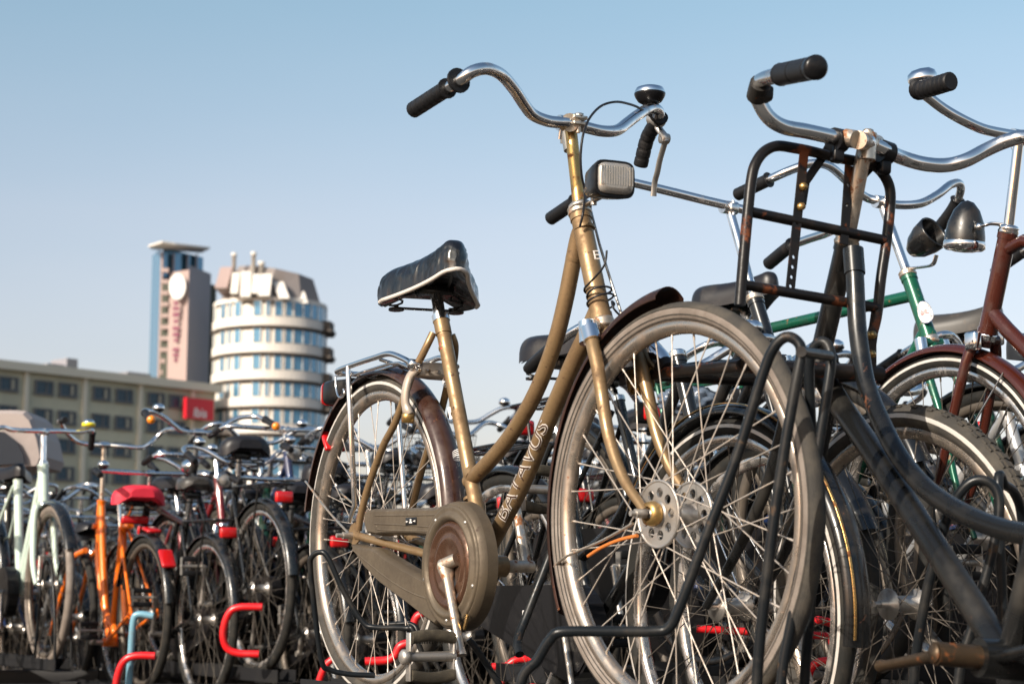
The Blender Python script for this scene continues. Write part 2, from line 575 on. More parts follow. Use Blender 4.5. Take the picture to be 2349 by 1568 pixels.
def make_wheel(parent, hub, R=0.35, lod=1, hubr=None, wall=None, steer=None, tyre=None, rim=None, stripe=False, nspoke=36, rf=0.024, hw=0.032, drum=False, disc=None, spoke_r=0.0011, spokem=None,
               tw=0.0185, tread=False, acc=None, name='wheel', phase=0.0):
    """wheel empty (axis = local y) with tyre, rim, hub and spokes"""
    tyre = tyre or TYRE
    rim = rim or RIM
    ty, rp, rin = wheel_profiles(R, tw)
    seg = {0: 96, 1: 44, 2: 26}[lod]
    if lod == 2:
        ty = ty[1::3] + [ty[-1]]
        rp = rp[7:12] + [rp[0]]
    T = MB().setmat(tyre)
    if wall is not None and lod < 2:
        T.lathe(ty[4:-4], ax=(0, 1, 0), seg=seg)
        T.setmat(wall)
        T.lathe(ty[:5], ax=(0, 1, 0), seg=seg)
        T.lathe(ty[-5:], ax=(0, 1, 0), seg=seg)
        T.setmat(tyre)
        for s in (-1, 1):
            for aw in (62, 100, 122):
                pr = [(R - tw + (tw + .0007) * math.cos(math.radians(x)), s * (tw * .98 + .0007) * math.sin(math.radians(x))) for x in (aw, aw + 3, aw + 6)]
                T.lathe(pr, ax=(0, 1, 0), seg=seg)
    else:
        T.lathe(ty, ax=(0, 1, 0), seg=seg)
    if tread and lod == 0:
        for k in range(110):
            a = 2 * PI * k / 110
            for s in (-1, 0, 1):
                Rm = Matrix.Rotation(a, 3, 'Y')
                T.box(Rm @ Vector((0, s * 0.009 + (0.002 if k % 2 else -.002), R - abs(s) * .003 + 0.0005)), (0.014, 0.007, 0.0035), R=Rm @ Matrix.Rotation(s * .25, 3, 'X').to_3x3())
    Rm_ = MB().setmat(rim)
    Rm_.lathe(rp, ax=(0, 1, 0), seg=seg, closed=(lod < 2))
    Hb = MB().setmat(ALU)
    hs = 20 if lod == 0 else (12 if lod == 1 else 8)
    rf_s, rf = rf, (hubr or rf)
    Hb.lathe([(0.0, -hw - .02), (.007, -hw - .02), (.007, -hw - .004), (rf + .004, -hw - .002), (rf + .004, -hw + .001), (.016, -hw + .006), (.014, hw - .006), (rf + .004, hw - .001), (rf + .004, hw + .002), (.007, hw + .004), (.007, hw + .02), (0, hw + .02)],
             ax=(0, 1, 0), seg=hs)
    rf = rf_s
    St = MB().setmat(REFL)
    if stripe:
        for s in (-1, 1):
            pr = [(R - tw + (tw + .0006) * math.cos(a), s * (tw * .98 + .0006) * math.sin(a)) for a in (math.radians(72), math.radians(82), math.radians(92))]
            St.lathe(pr, ax=(0, 1, 0), seg=seg)
    if acc is not None:                                   # joined, far away
        Mx = Matrix.Translation(hub) @ (steer.to_4x4() if steer is not None else Matrix.Identity(4))
        acc.join(T, Mx).join(Rm_, Mx).join(Hb, Mx)
        S = MB().setmat(SPOKE)
        for k in range(16):
            S.join(spoke_mb(rin, rf, hw * (1 if k % 2 else -1), 30 * (1 if k % 4 < 2 else -1), r=.0013, seg=3, nip=False).setmat(SPOKED), Matrix.Rotation(2 * PI * k / 16, 4, 'Y'))
        S.m = [0] * len(S.f)
        S.mats = [SPOKED]
        acc.join(S, Mx)
        return None
    W = empty(name, parent=parent)
    W.location = hub
    if steer is not None:
        W.rotation_euler = steer.to_euler()
    T.build('tyre', parent=W)
    Rm_.build('rim', parent=W)
    Hb.build('hub', parent=W)
    if stripe:
        St.build('reflective_stripe', parent=W)
    if disc:
        disc(W)
    n = nspoke
    if lod == 0:
        proto = []
        for j in range(4):
            s = 1 if j % 2 else -1
            da = 52 if j < 2 else -52
            proto.append(spoke_mb(rin + .002, rf, s * hw, da, r=spoke_r).mesh('spoke', spokem or SPOKE))
        for k in range(n):
            o = bpy.data.objects.new('spoke', proto[k % 4])
            COL.objects.link(o)
            o.parent = W
            o.rotation_euler = (0, 2 * PI * k / n + phase + random.uniform(-.01, .01), 0)
    else:
        S = MB()
        for k in range(n):
            j = k % 4
            S.join(spoke_mb(rin + .002, rf, (1 if j % 2 else -1) * hw, 52 if j < 2 else -52, r=0.0010, seg=4, nip=False), Matrix.Rotation(2 * PI * k / n, 4, 'Y'))
        S.m = [0] * len(S.f)
        tag(S.build('spokes', spokem or SPOKED, W), kind='stuff')
    return W


def mudguard_mb(c, Rm, a0, a1, wd=0.052, seg=40, material=None, drop=0.012, yoff=0.0, flange=True):
    """band round an axle at c=(x,z); angles in degrees from +x (forward) up over the top"""
    prof = []
    K = 8
    for k in range(K + 1):
        y = -wd / 2 + wd * k / K
        e = abs(y) / (wd / 2)
        prof.append((Rm - drop * e ** 2.2, y))
    if flange:
        prof = [(prof[0][0] - .006, prof[0][1] * .99)] + prof + [(prof[-1][0] - .006, prof[-1][1] * .99)]
    th = .0016
    loop = prof + [(r - th, y * .985) for r, y in reversed(prof)]
    n = len(loop)
    vs, fs = [], []
    for i in range(seg + 1):
        a = math.radians(a0 + (a1 - a0) * i / seg)
        for r, y in loop:
            vs.append((c[0] + math.cos(a) * r, y + yoff, c[1] + math.sin(a) * r))
    for i in range(seg):
        for k in range(n):
            fs.append((i * n + k, i * n + (k + 1) % n, (i + 1) * n + (k + 1) % n, (i + 1) * n + k))
    mb = MB()
    if material:
        mb.setmat(material)
    mb.add(vs, fs)
    mb.add([vs[k] for k in range(n)], [tuple(range(n))], False)
    mb.add([vs[seg * n + k] for k in range(n)], [tuple(reversed(range(n)))], False)
    return mb


def saddle_mb(L=0.27, Wd=0.21, H=0.075, nseg=22, rseg=20, material=None, wrinkle=0.0, opening=True):
    """saddle along +x (nose), centre of the seat at the origin"""
    mb = MB()
    if material:
        mb.setmat(material)
    vs, fs, base = [], [], []
    for i in range(nseg + 1):
        t = i / nseg
        x = -L * 0.45 + L * t
        tt = max(0.0, (t - 0.30) / 0.70)
        wy = Wd / 2 * (1 - tt) ** 1.5 + 0.024 * (1 - (1 - tt) ** 3)
        if t < 0.30:
            wy = Wd / 2 * (0.55 + 0.45 * math.sin(PI / 2 * min(1, t / 0.22)) ** 0.8)
        if t > .90:
            wy *= math.sqrt(max(0.02, 1 - ((t - .90) / .102) ** 2))
        if t < .05:
            wy *= .8 + 4 * t
        ztop = 0.010 * math.cos(PI * (t - .1)) + 0.030 * t ** 2 - 0.010 * math.sin(PI * t)
        zb = -H * (0.98 - 0.30 * t + .12 * math.sin(PI * t))
        if t < 0.08:
            zb *= 0.6 + 5 * t
            ztop -= (.08 - t) * .25
        if t > .90:
            ztop -= (t - .90) ** 2 * 3.2
        base.append((x, wy * .93, zb))
        for k in range(rseg + 1):
            a = PI * k / rseg
            ca, sa = math.cos(a), math.sin(a)
            y = -wy * (abs(ca) ** 0.6) * (1 if ca > 0 else -1)
            z = zb + (ztop - zb) * (abs(sa) ** 0.62)
            if wrinkle and 0 < k < rseg:
                v = 1 - sa
                f_ = math.sin(x * 300 + 5.5 * math.sin(v * 4 + x * 40) + v * 6) * .6 + math.sin(x * 520 - v * 11 + 2.3 * math.sin(x * 90)) * .4
                amp = wrinkle * min(1, v * 1.8) * (.4 + .6 * abs(math.sin(x * 31 + 1.0)))
                y += amp * f_ * (-1 if ca > 0 else 1)
                z += amp * .35 * math.sin(x * 240 + v * 9)
            vs.append((x, y, z))
    m = rseg + 1
    for i in range(nseg):
        for k in range(rseg):
            fs.append((i * m + k, i * m + k + 1, (i + 1) * m + k + 1, (i + 1) * m + k))
    mb.add(vs, fs)
    un = []
    for x, wy, zb in base:
        un += [(x, -wy, zb), (x, -wy * .5, zb + .022), (x, wy * .5, zb + .022), (x, wy, zb)]
    fs = []
    for i in range(nseg):
        for k in range(3):
            fs.append((i * 4 + k, (i + 1) * 4 + k, (i + 1) * 4 + k + 1, i * 4 + k + 1))
    mb.add(un, fs)
    mb.add([vs[k] for k in range(m)], [tuple(range(m))], True)
    mb.add([vs[nseg * m + k] for k in range(m)], [tuple(reversed(range(m)))], True)
    return mb


def saddle_under(mb, L, rail=True, seg=8):
    for s in (-1, 1):
        mb.tube(smooth([(L * .42, s * .008, -.035), (L * .1, s * .02, -.06), (-L * .12, s * .035, -.07), (-L * .30, s * .06, -.065), (-L * .38, s * .062, -.045)], 4), .0035, seg)
        c = (-L * .27, s * .066)
        pts = [(c[0] + .014 * math.cos(t * .9), c[1] + .014 * math.sin(t * .9), -.035 - .0033 * t) for t in range(0, 22)]
        mb.tube(pts, .003, 5)
        mb.lathe([(0, 0), (.017, 0), (.017, .006), (0, .006)], c=(c[0], c[1], -.112), seg=10)
    mb.box((-L * .05, 0, -.072), (.05, .075, .03), bev=.006)
    mb.tube([(-L * .27, -.066, -.105), (-L * .27, .066, -.105)], .004, 6)
    return mb


DUTCH = [(0, .02, 0), (.004, .06, .001), (.014, .095, .010), (.035, .14, .040), (.060, .185, .066), (.075, .23, .074), (.062, .265, .066), (.02, .283, .050), (-.05, .288, .026), (-.15, .29, -.010)]
FLAT = [(0, .02, 0), (0, .10, .001), (-.004, .18, .003), (-.015, .24, .004), (-.05, .275, 0), (-.10, .285, -.01), (-.18, .29, -.03)]
UPRISE = [(0, .02, 0), (.0, .05, .0), (.005, .09, .012), (.008, .15, .055), (.0, .20, .078), (-.02, .25, .083), (-.06, .275, .075), (-.12, .285, .055), (-.20, .29, .025)]


class Bike:
    """bicycle in its own frame, rear hub at (0, R) in x-z"""
    def __init__(self, fr, name, label, cat='bicycle', group=None, lod=1, paint=None, mud=None, **k):
        self.fr, self.lod, self.k = fr, lod, k
        self.g = k.get
        self.paint = paint or BLACK
        self.mud = mud or self.paint
        self.acc = MB() if lod == 2 else None
        self.name = name
        if lod < 2:
            self.root = empty(name, fr.M)
            tag(self.root, label, cat, group)
        else:
            self.root = None
        self.label, self.cat, self.group = label, cat, group
        self.seg = {0: 16, 1: 9, 2: 5}[lod]
        self.R = k.get('R', .35)
        self.rh = (0, self.R)
        self.fh = k.get('fh', (1.12, self.R))
        self.bb = k.get('bb', (.44, .285))
        self.seat = k.get('seat', (.275, .785))
        self.sad = k.get('sad', (.225, .93))
        self.ht = k.get('ht', (.805, .913))
        self.hb = k.get('hb', (.88, .70))
        self.st = k.get('st', (.765, 1.05))
        self.steer = math.radians(k.get('steer', 0))
        ax = (V3(self.hb) - V3(self.ht)).normalized()
        q = Matrix.Rotation(self.steer, 3, ax)
        c = V3(self.hb)
        self.S3 = q
        self.SM = Matrix.Translation(c) @ q.to_4x4() @ Matrix.Translation(-c)

    def part(self, name, mb, m=None, parent=None, label=None):
        if m is not None and not mb.mats:
            mb.mats = [m]
        if self.acc is not None:
            self.acc.join(mb)
            return None
        o = mb.build(name, None, parent or self.root)
        if label:
            o['label'] = label
        return o

    # -- main assemblies
    def frame(self, top=None, down=None, style='swoop', rt=.0143, rd=.0160, rs=.0143, rh=.0180, stays=True):
        s = self.seg
        mb = MB().setmat(self.paint)
        mb.tube([V3(self.bb), V3(self.seat)], rs, s)
        mb.tube([V3(self.ht), V3(self.hb)], rh, s)
        H = V3(self.ht)
        Hd = V3(self.hb) - H
        if top is None:
            if style == 'swoop':
                e = V3(self.bb).lerp(V3(self.seat), .36)
                st = H + Hd * .2
                top = smooth([st, st.lerp(e, .33) + Vector((-.0, 0, -.055)), st.lerp(e, .66) + Vector((0, 0, -.065)), e], 5)
            elif style == 'straight':
                e = V3(self.bb).lerp(V3(self.seat), .36)
                top = [H + Hd * .2, e]
            else:
                top = [H + Hd * .15, V3(self.seat) + Vector((0, 0, -.02))]
        if down is None:
            dst = H + Hd * .86
            if style == 'swoop':
                down = smooth([dst, dst.lerp(V3(self.bb), .5) + Vector((-.01, 0, -.03)), V3(self.bb)], 6)
            else:
                down = [dst, V3(self.bb)]
        mb.tube(top, rt, s)
        mb.tube(down, rd, s)
        mb.tube([V3(self.bb, -.038), V3(self.bb, .038)], .021, s)
        # lugs
        if self.lod < 2:
            for p, q2, r in ((V3(self.ht), V3(self.hb), rh + .002),):
                d_ = (q2 - p).normalized()
                mb.tube([p, p + d_ * .012], r, s)
                mb.tube([q2 - d_ * .012, q2], r, s)
            u = (V3(self.seat) - V3(self.bb)).normalized()
            mb.tube([V3(self.seat) - u * .035, V3(self.seat)], rs + .0018, s)
        if stays:
            sp = self.g('sstay')
            for sd in (-1, 1):
                if sp:
                    mb.tube(smooth([Vector((p[0], p[1] * (-sd), p[2])) for p in sp], 5), .0078, s)
                else:
                    mb.tube([V3(self.seat, sd * .02) - Vector((0, 0, .03)), V3(self.rh, sd * .058)], .0075, s)
                mb.tube([V3(self.bb, sd * .026) + Vector((-.01, 0, 0)), V3(self.rh, sd * .060) + Vector((.02, 0, -.001))], .0088, s)
                if self.lod < 2:
                    mb.prism([(self.rh[0] + a, self.rh[1] + b) for a, b in ((-.018, -.012), (.012, -.022), (.035, -.012), (.034, .008), (.012, .028), (-.006, .024), (-.018, .01))], [], sd * .059, sd * .063)
        return self.part('frame', mb)

    def headset(self, m=None):
        for p, q in ((self.ht, self.hb), (self.hb, self.ht)):
            mb = MB().setmat(m or CHROME)
            d_ = (V3(p) - V3(q)).normalized()
            mb.lathe([(.012, 0), (.021, 0), (.0225, .005), (.020, .010), (.0225, .013), (.018, .018), (.012, .02)], c=V3(p) - d_ * .001, ax=d_, seg=max(8, self.seg + 4))
            self.part('headset_cup', mb)

    def fork(self, pts=None, m=None, crown=True, rb=.0115):
        mb = MB().setmat(m or self.paint)
        A = V3(self.hb) + (V3(self.hb) - V3(self.ht)).normalized() * .02
        F = V3(self.fh)
        ax = (V3(self.hb) - V3(self.ht)).normalized()
        for sd in (-1, 1):
            if pts:
                P = smooth([Vector((p[0], p[1] * (-sd), p[2])) for p in pts], 5)
            else:
                k = A + ax * .22
                P = smooth([A + Vector((0, sd * .030, 0)), A + ax * .05 + Vector((0, sd * .043, 0)), k + Vector((0, sd * .050, 0)), k.lerp(F, .55) + Vector((-.012, sd * .054, 0)), F + Vector((0, sd * .056, 0))], 4)
            n = len(P)
            rr = [rb * (1 - .42 * (i / (n - 1)) ** 1.5) for i in range(n)]
            mb.tube(P, rr, self.seg, M=self.SM)
        mb.tube([A + Vector((0, -.034, .006)), A + Vector((0, .034, .006))], .0135, self.seg, M=self.SM)
        mb.tube([A - ax * .02, A + ax * .01], .0145, self.seg, M=self.SM)
        o = self.part('fork', mb)
        if crown and self.lod < 2:
            for sd in (-1, 1):
                c = MB().setmat(CHROMEC)
                c.tube([A + Vector((0, sd * .036, .012)), A + ax * .028 + Vector((0, sd * .040, 0))], .0150, self.seg, M=self.SM)
                self.part('crown_cap', c)
        return o

    def stem(self, m=None, r=.0111, ring=True, clamp=True, clampm=None):
        mb = MB().setmat(m or CHROME)
        mb.tube([V3(self.ht), V3(self.st) - (V3(self.st) - V3(self.ht)).normalized() * .012], r, self.seg, M=self.SM)
        o = self.part('stem', mb)
        if clamp:
            c = MB().setmat(clampm or CHROME)
            c.tube([V3(self.st, -.021), V3(self.st, .021)], .0165, self.seg, M=self.SM)
            c.box(V3(self.st) + Vector((.018, 0, -.004)), (.018, .026, .02), bev=.004, M=self.SM)
            c.tube([V3(self.st) + Vector((.018, 0, .014)), V3(self.st) + Vector((.018, 0, -.022))], .0048, 6, M=self.SM)
            self.part('clamp', c, parent=o)
        return o

    def bars(self, prof=None, right=None, left=None, r=.0111, m=None, gl=.115, gr=.0155, gm=None, grips=True, ribs=9, flare=1.22, scale=1.0, drop=0):
        if prof is not None or right is None:
            prof = prof or DUTCH
            c = V3(self.st)
            right = [self.SM @ (c + Vector((x * scale, -y * scale, z * scale - drop))) for x, y, z in prof]
            left = [self.SM @ (c + Vector((x * scale, y * scale, z * scale - drop))) for x, y, z in prof]
        pts = list(reversed(right)) + list(left)
        P = smooth(pts, 6 if self.lod == 0 else (4 if self.lod == 1 else 2))
        L = [0]
        for i in range(1, len(P)):
            L.append(L[-1] + (P[i] - P[i - 1]).length)
        tot = L[-1]
        mb = MB().setmat(m or CHROME)
        mb.tube([p for p, l in zip(P, L) if gl * .6 < l < tot - gl * .6] if grips else P, r, self.seg)
        o = self.part('handlebar', mb)
        self.barP = P
        if grips:
            for end in (0, 1):
                seq = [(p, l) for p, l in zip(P, L)] if end == 0 else [(p, tot - l) for p, l in zip(reversed(P), reversed(L))]
                g = [p for p, l in seq if l < gl]
                nxt = [p for p, l in seq if l >= gl][0]
                g.append(g[-1] + (nxt - g[-1]).normalized() * max(.001, gl - [l for p, l in seq if l < gl][-1]))
                G = MB().setmat(gm or RUBBER)
                # resample for ribs
                N = 40 if self.lod == 0 else (10 if self.lod == 1 else 3)
                LL = [0]
                for i in range(1, len(g)):
                    LL.append(LL[-1] + (g[i] - g[i - 1]).length)
                rs_, ps = [], []
                for i in range(N + 1):
                    s_ = LL[-1] * i / N
                    j = max(0, min(len(g) - 2, next((q - 1 for q in range(1, len(g)) if LL[q] >= s_), len(g) - 2)))
                    t = (s_ - LL[j]) / max(1e-6, LL[j + 1] - LL[j])
                    ps.append(g[j].lerp(g[j + 1], t))
                    rr = gr
                    if self.lod == 0 and ribs and i % max(2, N // ribs) == 0 and 2 < i < N - 1:
                        rr = gr * .90
                    if i == 0:
                        rr = gr * .86
                    if i == N or (self.lod == 0 and i == N - 1):
                        rr = gr * flare
                    rs_.append(rr)
                G.tube(ps, rs_, self.seg)
                self.part('grip', G)
        return o

    def seatpost(self, m=None, r=.0125):
        mb = MB().setmat(m or CHROME)
        e = V3(self.sad) + Vector((0, 0, -.06))
        mb.tube([V3(self.seat) - Vector((0, 0, .01)), e], r, self.seg)
        mb2 = MB().setmat(CHROME)
        u = (V3(self.seat) - V3(self.bb)).normalized()
        mb2.tube([V3(self.seat) - u * .004, V3(self.seat) + u * .010], .0185, self.seg)
        o = self.part('seat_post', mb)
        self.part('seat_clamp', mb2, parent=o)
        return o

    def saddle(self, m=None, tilt=0.0, L=.27, Wd=.21, H=.07, wrinkle=0.0, label=None, yaw=0.0, us=1):
        c = V3(self.sad)
        MX = Matrix.Translation(c) @ Matrix.Rotation(yaw, 4, 'Z') @ Matrix.Rotation(-math.radians(tilt), 4, 'Y')
        n = {0: (60, 36), 1: (22, 18), 2: (6, 6)}[self.lod]
        s0 = saddle_mb(L, Wd, H, n[0], n[1], wrinkle=wrinkle)
        s0.mats = [m or BLACKSAD]
        s1 = MB()
        s1.v = [tuple(MX @ Vector(p)) for p in s0.v]
        s1.f, s1.m, s1.s, s1.mats = s0.f, [0] * len(s0.f), s0.s, s0.mats
        o = self.part('saddle', s1, label=label)
        if self.lod < 2:
            u = MB().setmat(BLACK)
            saddle_under(u, L)
            if us != 1:
                u.v = [(p[0], p[1], -.03 + (p[2] + .03) * us) for p in u.v]
            u.v = [tuple(MX @ Vector(p)) for p in u.v]
            self.part('saddle_springs', u, parent=o)
        return o

    def mudguards(self, front=(22, 165), rear=(-12, 172), fm=None, rm=None, Rm=None, wd=.054, fwd=None):
        Rm = Rm or self.R + .019
        sg = {0: 60, 1: 26, 2: 10}[self.lod]
        rear_o = front_o = None
        if rear:
            rear_o = self.part('mudguard', mudguard_mb(self.rh, Rm, rear[0], rear[1], wd, sg, rm or self.mud))
        if front:
            mb = mudguard_mb(self.fh, Rm, front[0], front[1], fwd or wd, sg, fm or self.mud)
            mb.v = [tuple(self.SM @ Vector(p)) for p in mb.v]
            front_o = self.part('mudguard', mb)
        if self.lod < 2:
            for (c, a, SMm) in ((self.rh, 150, None), (self.fh, 128, self.SM)):
                if (c is self.rh and not rear) or (c is self.fh and (not front)):
                    continue
                aa = math.radians(a)
                e = (c[0] + math.cos(aa) * (Rm - .012), c[1] + math.sin(aa) * (Rm - .012))
                for sd in (-1, 1):
                    st = MB().setmat(self.g('staym', CHROME))
                    st.tube([V3(c, sd * .06), V3(e, sd * wd * .5)], .0022, 5, M=SMm)
                    self.part('mudguard_stay', st)
        return rear_o, front_o

    def chaincase(self, m=None, r1=.115, r2=.05, y0=-.078, y1=-.034):
        a, b = Vector((self.bb[0], self.bb[1])), Vector((self.rh[0], self.rh[1]))
        d_ = (a - b)
        ang = math.atan2(d_.y, d_.x)
        n = {0: 24, 1: 12, 2: 5}[self.lod]
        pts = []
        for i in range(n + 1):
            t = ang - PI / 2 + PI * i / n
            pts.append((a.x + r1 * math.cos(t), a.y + r1 * math.sin(t)))
        for i in range(n // 2 + 1):
            t = ang + PI / 2 + PI * i / (n // 2)
            pts.append((b.x + r2 * math.cos(t), b.y + r2 * math.sin(t)))
        mb = MB().setmat(m or PLASTIC)
        mb.prism(pts, [], y0, y1)
        if self.lod < 2:
            ins = [(p[0] * .97 + a.x * .03 * .6 + b.x * .03 * .4, p[1] * .97 + (a.y * .6 + b.y * .4) * .03) for p in pts]
            mb.prism(ins, [], y0 - .004, y0)
        return self.part('chaincase', mb)

    def cranks(self, ang=-80, L=.17, m=None, rubber=None):
        a = math.radians(ang)
        for sd, aa in ((-1, a), (1, a + PI)):
            e = V3(self.bb) + Vector((math.cos(aa) * L, 0, math.sin(aa) * L))
            mb = MB().setmat(m or ALU)
            b0 = V3(self.bb, sd * .085)
            e0 = Vector((e.x, sd * .095, e.z))
            mb.tube([b0, b0.lerp(e0, .1), b0.lerp(e0, .9), e0], [.015, .0095, .0080, .0105], max(6, self.seg), flat=.75)
            mb.tube([V3(self.bb, sd * .04), V3(self.bb, sd * .099)], .0115, self.seg)
            c = self.part('crank', mb)
            p = MB().setmat(rubber or RUBBER)
            x0, x1 = sd * .11, sd * .20
            for dz in (-.03, .03):
                p.box((e.x, (x0 + x1) / 2, e.z + dz), (.022, .088, .022), bev=.005 if self.lod < 2 else 0)
            p.setmat(m or ALU)
            p.tube([(e.x, sd * .095, e.z), (e.x, sd * .205, e.z)], .0075, self.seg)
            if self.lod < 2:
                for yy in (x0, x1):
                    p.box((e.x, yy, e.z), (.02, .003, .074))
            self.part('pedal', p, parent=c)

    def rear_rack(self, m=None, z=None, x0=-.22, x1=.16, w_=.06, r=.0045, rods=3, stays=True):
        z = z or self.R + .42
        mb = MB().setmat(m or CHROME)
        s = max(5, self.seg - 4)
        loop = fillet([(x1, -w_, z), (x0, -w_, z - .005), (x0, w_, z - .005), (x1, w_, z)], .03, 4)
        mb.tube(loop, r, s)
        for i in range(rods):
            y = -w_ + 2 * w_ * (i + 1) / (rods + 1)
            mb.tube([(x0 + .004, y, z - .006), (x1, y, z)], r * .62, s)
        for x in (x0 + .12, x1 - .01):
            mb.tube([(x, -w_, z - .003), (x, w_, z - .003)], r * .7, s)
        o = self.part('rear_carrier', mb)
        if stays:
            for sd in (-1, 1):
                st = MB().setmat(m or CHROME)
                st.tube([(x0 + .1, sd * w_, z - .004), V3(self.rh, sd * .068)], r, s)
                self.part('carrier_stay', st, parent=o)
        return o

    def tail_light(self, z=None, x=None, m=None):
        z = z or self.R + .36
        x = x if x is not None else -.24
        mb = MB().setmat(m or REDL)
        mb.box((x, 0, z), (.025, .075, .045), bev=.008 if self.lod < 2 else 0)
        return self.part('tail_light', mb)

    def lamp(self, pos=None, r=.035, m=None, face=None, ln=.09):
        p = pos or (V3(self.ht) + Vector((.075, 0, -.01)))
        d_ = self.S3 @ Vector((1, 0, -.08)).normalized()
        p = self.SM @ p
        mb = MB().setmat(m or CHROMEC)
        mb.lathe([(0, -ln * .6), (r * .35, -ln * .57), (r * .75, -ln * .36), (r * .97, -ln * .05), (r, .012), (r * .94, .018)], c=p, ax=d_, seg=self.seg + 6)
        o = self.part('headlight', mb)
        l = MB().setmat(face or LENS)
        l.lathe([(0, .022), (r * .6, .020), (r * .95, .012)], c=p, ax=d_, seg=self.seg + 6)
        self.part('lens', l, parent=o)
        b = MB().setmat(BLACK)
        b.tube([self.SM @ (V3(self.ht) + Vector((0, 0, 0))), p - Vector((0, 0, r * .6))], .006, 6)
        self.part('bracket', b, parent=o)
        return o

    def bell(self, i, m=None, up=.028, r=.027, base=None):
        p = self.barP[i]
        mb = MB().setmat(m or CHROMEC)
        mb.lathe([(r * .95, up - .006), (r, up), (r * .86, up + .010), (r * .45, up + .017), (0, up + .019)], c=p, seg=self.seg + 6)
        o = self.part('bell', mb)
        b = MB().setmat(base or BLACK)
        b.lathe([(0, .008), (r * .6, .010), (r * .97, up - .008), (r * .97, up - .003), (0, up - .003)], c=p, seg=self.seg + 6)
        self.part('bell_base', b, parent=o)
        return o

    def lock(self, m=None):
        c = Vector((.06, 0, self.R * 2 + .02))
        mb = MB().setmat(m or PLASTIC)
        pts = [c + Vector((.05 * 0, .045 * math.sin(t), -.055 + .06 * math.cos(t))) for t in [math.radians(a) for a in range(-130, 131, 20)]]
        mb.tube(pts, .009, self.seg)
        mb.box(c + Vector((0, 0, .012)), (.03, .08, .03), bev=.006)
        return self.part('ring_lock', mb)

    def finish(self):
        if self.acc is not None:
            me = self.acc.mesh(self.name)
            o = bpy.data.objects.new(self.name, me)
            COL.objects.link(o)
            o.matrix_world = self.fr.M
            tag(o, self.label, self.cat, self.group)
            self.root = o
        return self.root


def wheels(b, **k):
    a = dict(k)
    stf = k.pop('steer_front', True)
    rear = k.pop('rear', True)
    front = k.pop('front', True)
    R = b.R
    if rear:
        make_wheel(b.root, V3(b.rh), R, b.lod, acc=b.acc, **k)
    if front:
        hub = b.SM @ V3(b.fh)
        make_wheel(b.root, hub, R, b.lod, steer=b.S3, acc=b.acc, **k)


DV = (0.50, -0.865)          # the way half of the parked bicycles face (towards the camera, to the right)
DN = (-0.50, 0.865)          # the others

# ------------------------------------------------------------------ ground
g = MB()
g.add([(-900, -60, 0), (900, -60, 0), (900, 2500, 0), (-900, 2500, 0)], [(0, 1, 2, 3)], False)
GROUND = mat('asphalt_ground', (0.055, 0.053, 0.050), 0.9, dirt=0.6, scale=1.2, dirtcol=(0.09, 0.08, 0.07))
tag(g.build('ground', GROUND), 'grey asphalt square under the racks of bicycles', kind='structure')


# ------------------------------------------------------------------ buildings
CONC = mat('beige_grey_concrete', (0.50, 0.49, 0.37), 0.85, dirt=0.9, scale=0.5, dirtcol=(0.36, 0.36, 0.28))
CONCL = mat('light_concrete_band', (0.60, 0.57, 0.47), 0.85, dirt=0.5, scale=0.3, dirtcol=(0.45, 0.42, 0.35))
PANEW = mat('dark_blue_glass', (0.018, 0.055, 0.085), 0.25, 0.0, spec=0.45)
PANEB = mat('sky_blue_glass', (0.10, 0.25, 0.38), 0.16, 0.45, coat=0.3)
CURT = mat('pale_curtain', (0.42, 0.38, 0.28), 0.8)
FRAMEW = mat('grey_window_frame', (0.13, 0.135, 0.14), 0.6)
WHITEC = mat('white_cladding', (0.66, 0.62, 0.56), 0.55, dirt=0.3, scale=0.3, dirtcol=(0.5, 0.46, 0.42))
LEDGE = mat('grey_brown_ledge', (0.085, 0.072, 0.062), 0.7, dirt=0.4, scale=0.4)
PINKST = mat('pink_stone_cladding', (0.34, 0.255, 0.235), 0.7, dirt=0.5, scale=0.2, dirtcol=(0.24, 0.18, 0.17))
GREYCL = mat('grey_cladding', (0.24, 0.235, 0.26), 0.65, dirt=0.3, scale=0.2, dirtcol=(0.2, 0.2, 0.22))
DARKST = mat('dark_stair_strip', (0.06, 0.065, 0.05), 0.6)
SLATE = mat('dark_slate_roof', (0.20, 0.175, 0.165), 0.7, dirt=0.5, scale=0.5)
SIGNW = mat('white_sign', (0.8, 0.78, 0.74), 0.5)
SIGNP = mat('plum_sign_letter', (0.20, 0.05, 0.09), 0.5)
SIGNR = mat('red_sign', (0.62, 0.015, 0.03), 0.4)
HOTELT = mat('sign_letter_white', (0.8, 0.74, 0.72), 0.5)


class Facade:
    """vertical plane through two points seen at pixels, u along it, z up, outward normal towards the camera"""
    def __init__(self, a, b):
        self.a = Vector((a.x, a.y, 0))
        d_ = Vector((b.x - a.x, b.y - a.y, 0))
        self.len = d_.length
        self.u = d_.normalized()
        self.n = Vector((self.u.y, -self.u.x, 0))
        self.R = Matrix((self.u, -self.n, Vector((0, 0, 1)))).transposed()

    def P(self, u, z, out=0.0):
        return self.a + self.u * u + Vector((0, 0, z)) + self.n * out

    def hit(self, px, py, out=0.0):
        r = ray(px, py)
        t = (self.a + self.n * out - EYE).dot(self.n) / r.dot(self.n)
        p = EYE + r * t
        return ((p - self.a).dot(self.u), p.z)

    def box(self, mb, u, z, su, sz, th, out=0.0):
        mb.box(self.P(u, z, out), (su, th, sz), R=self.R)


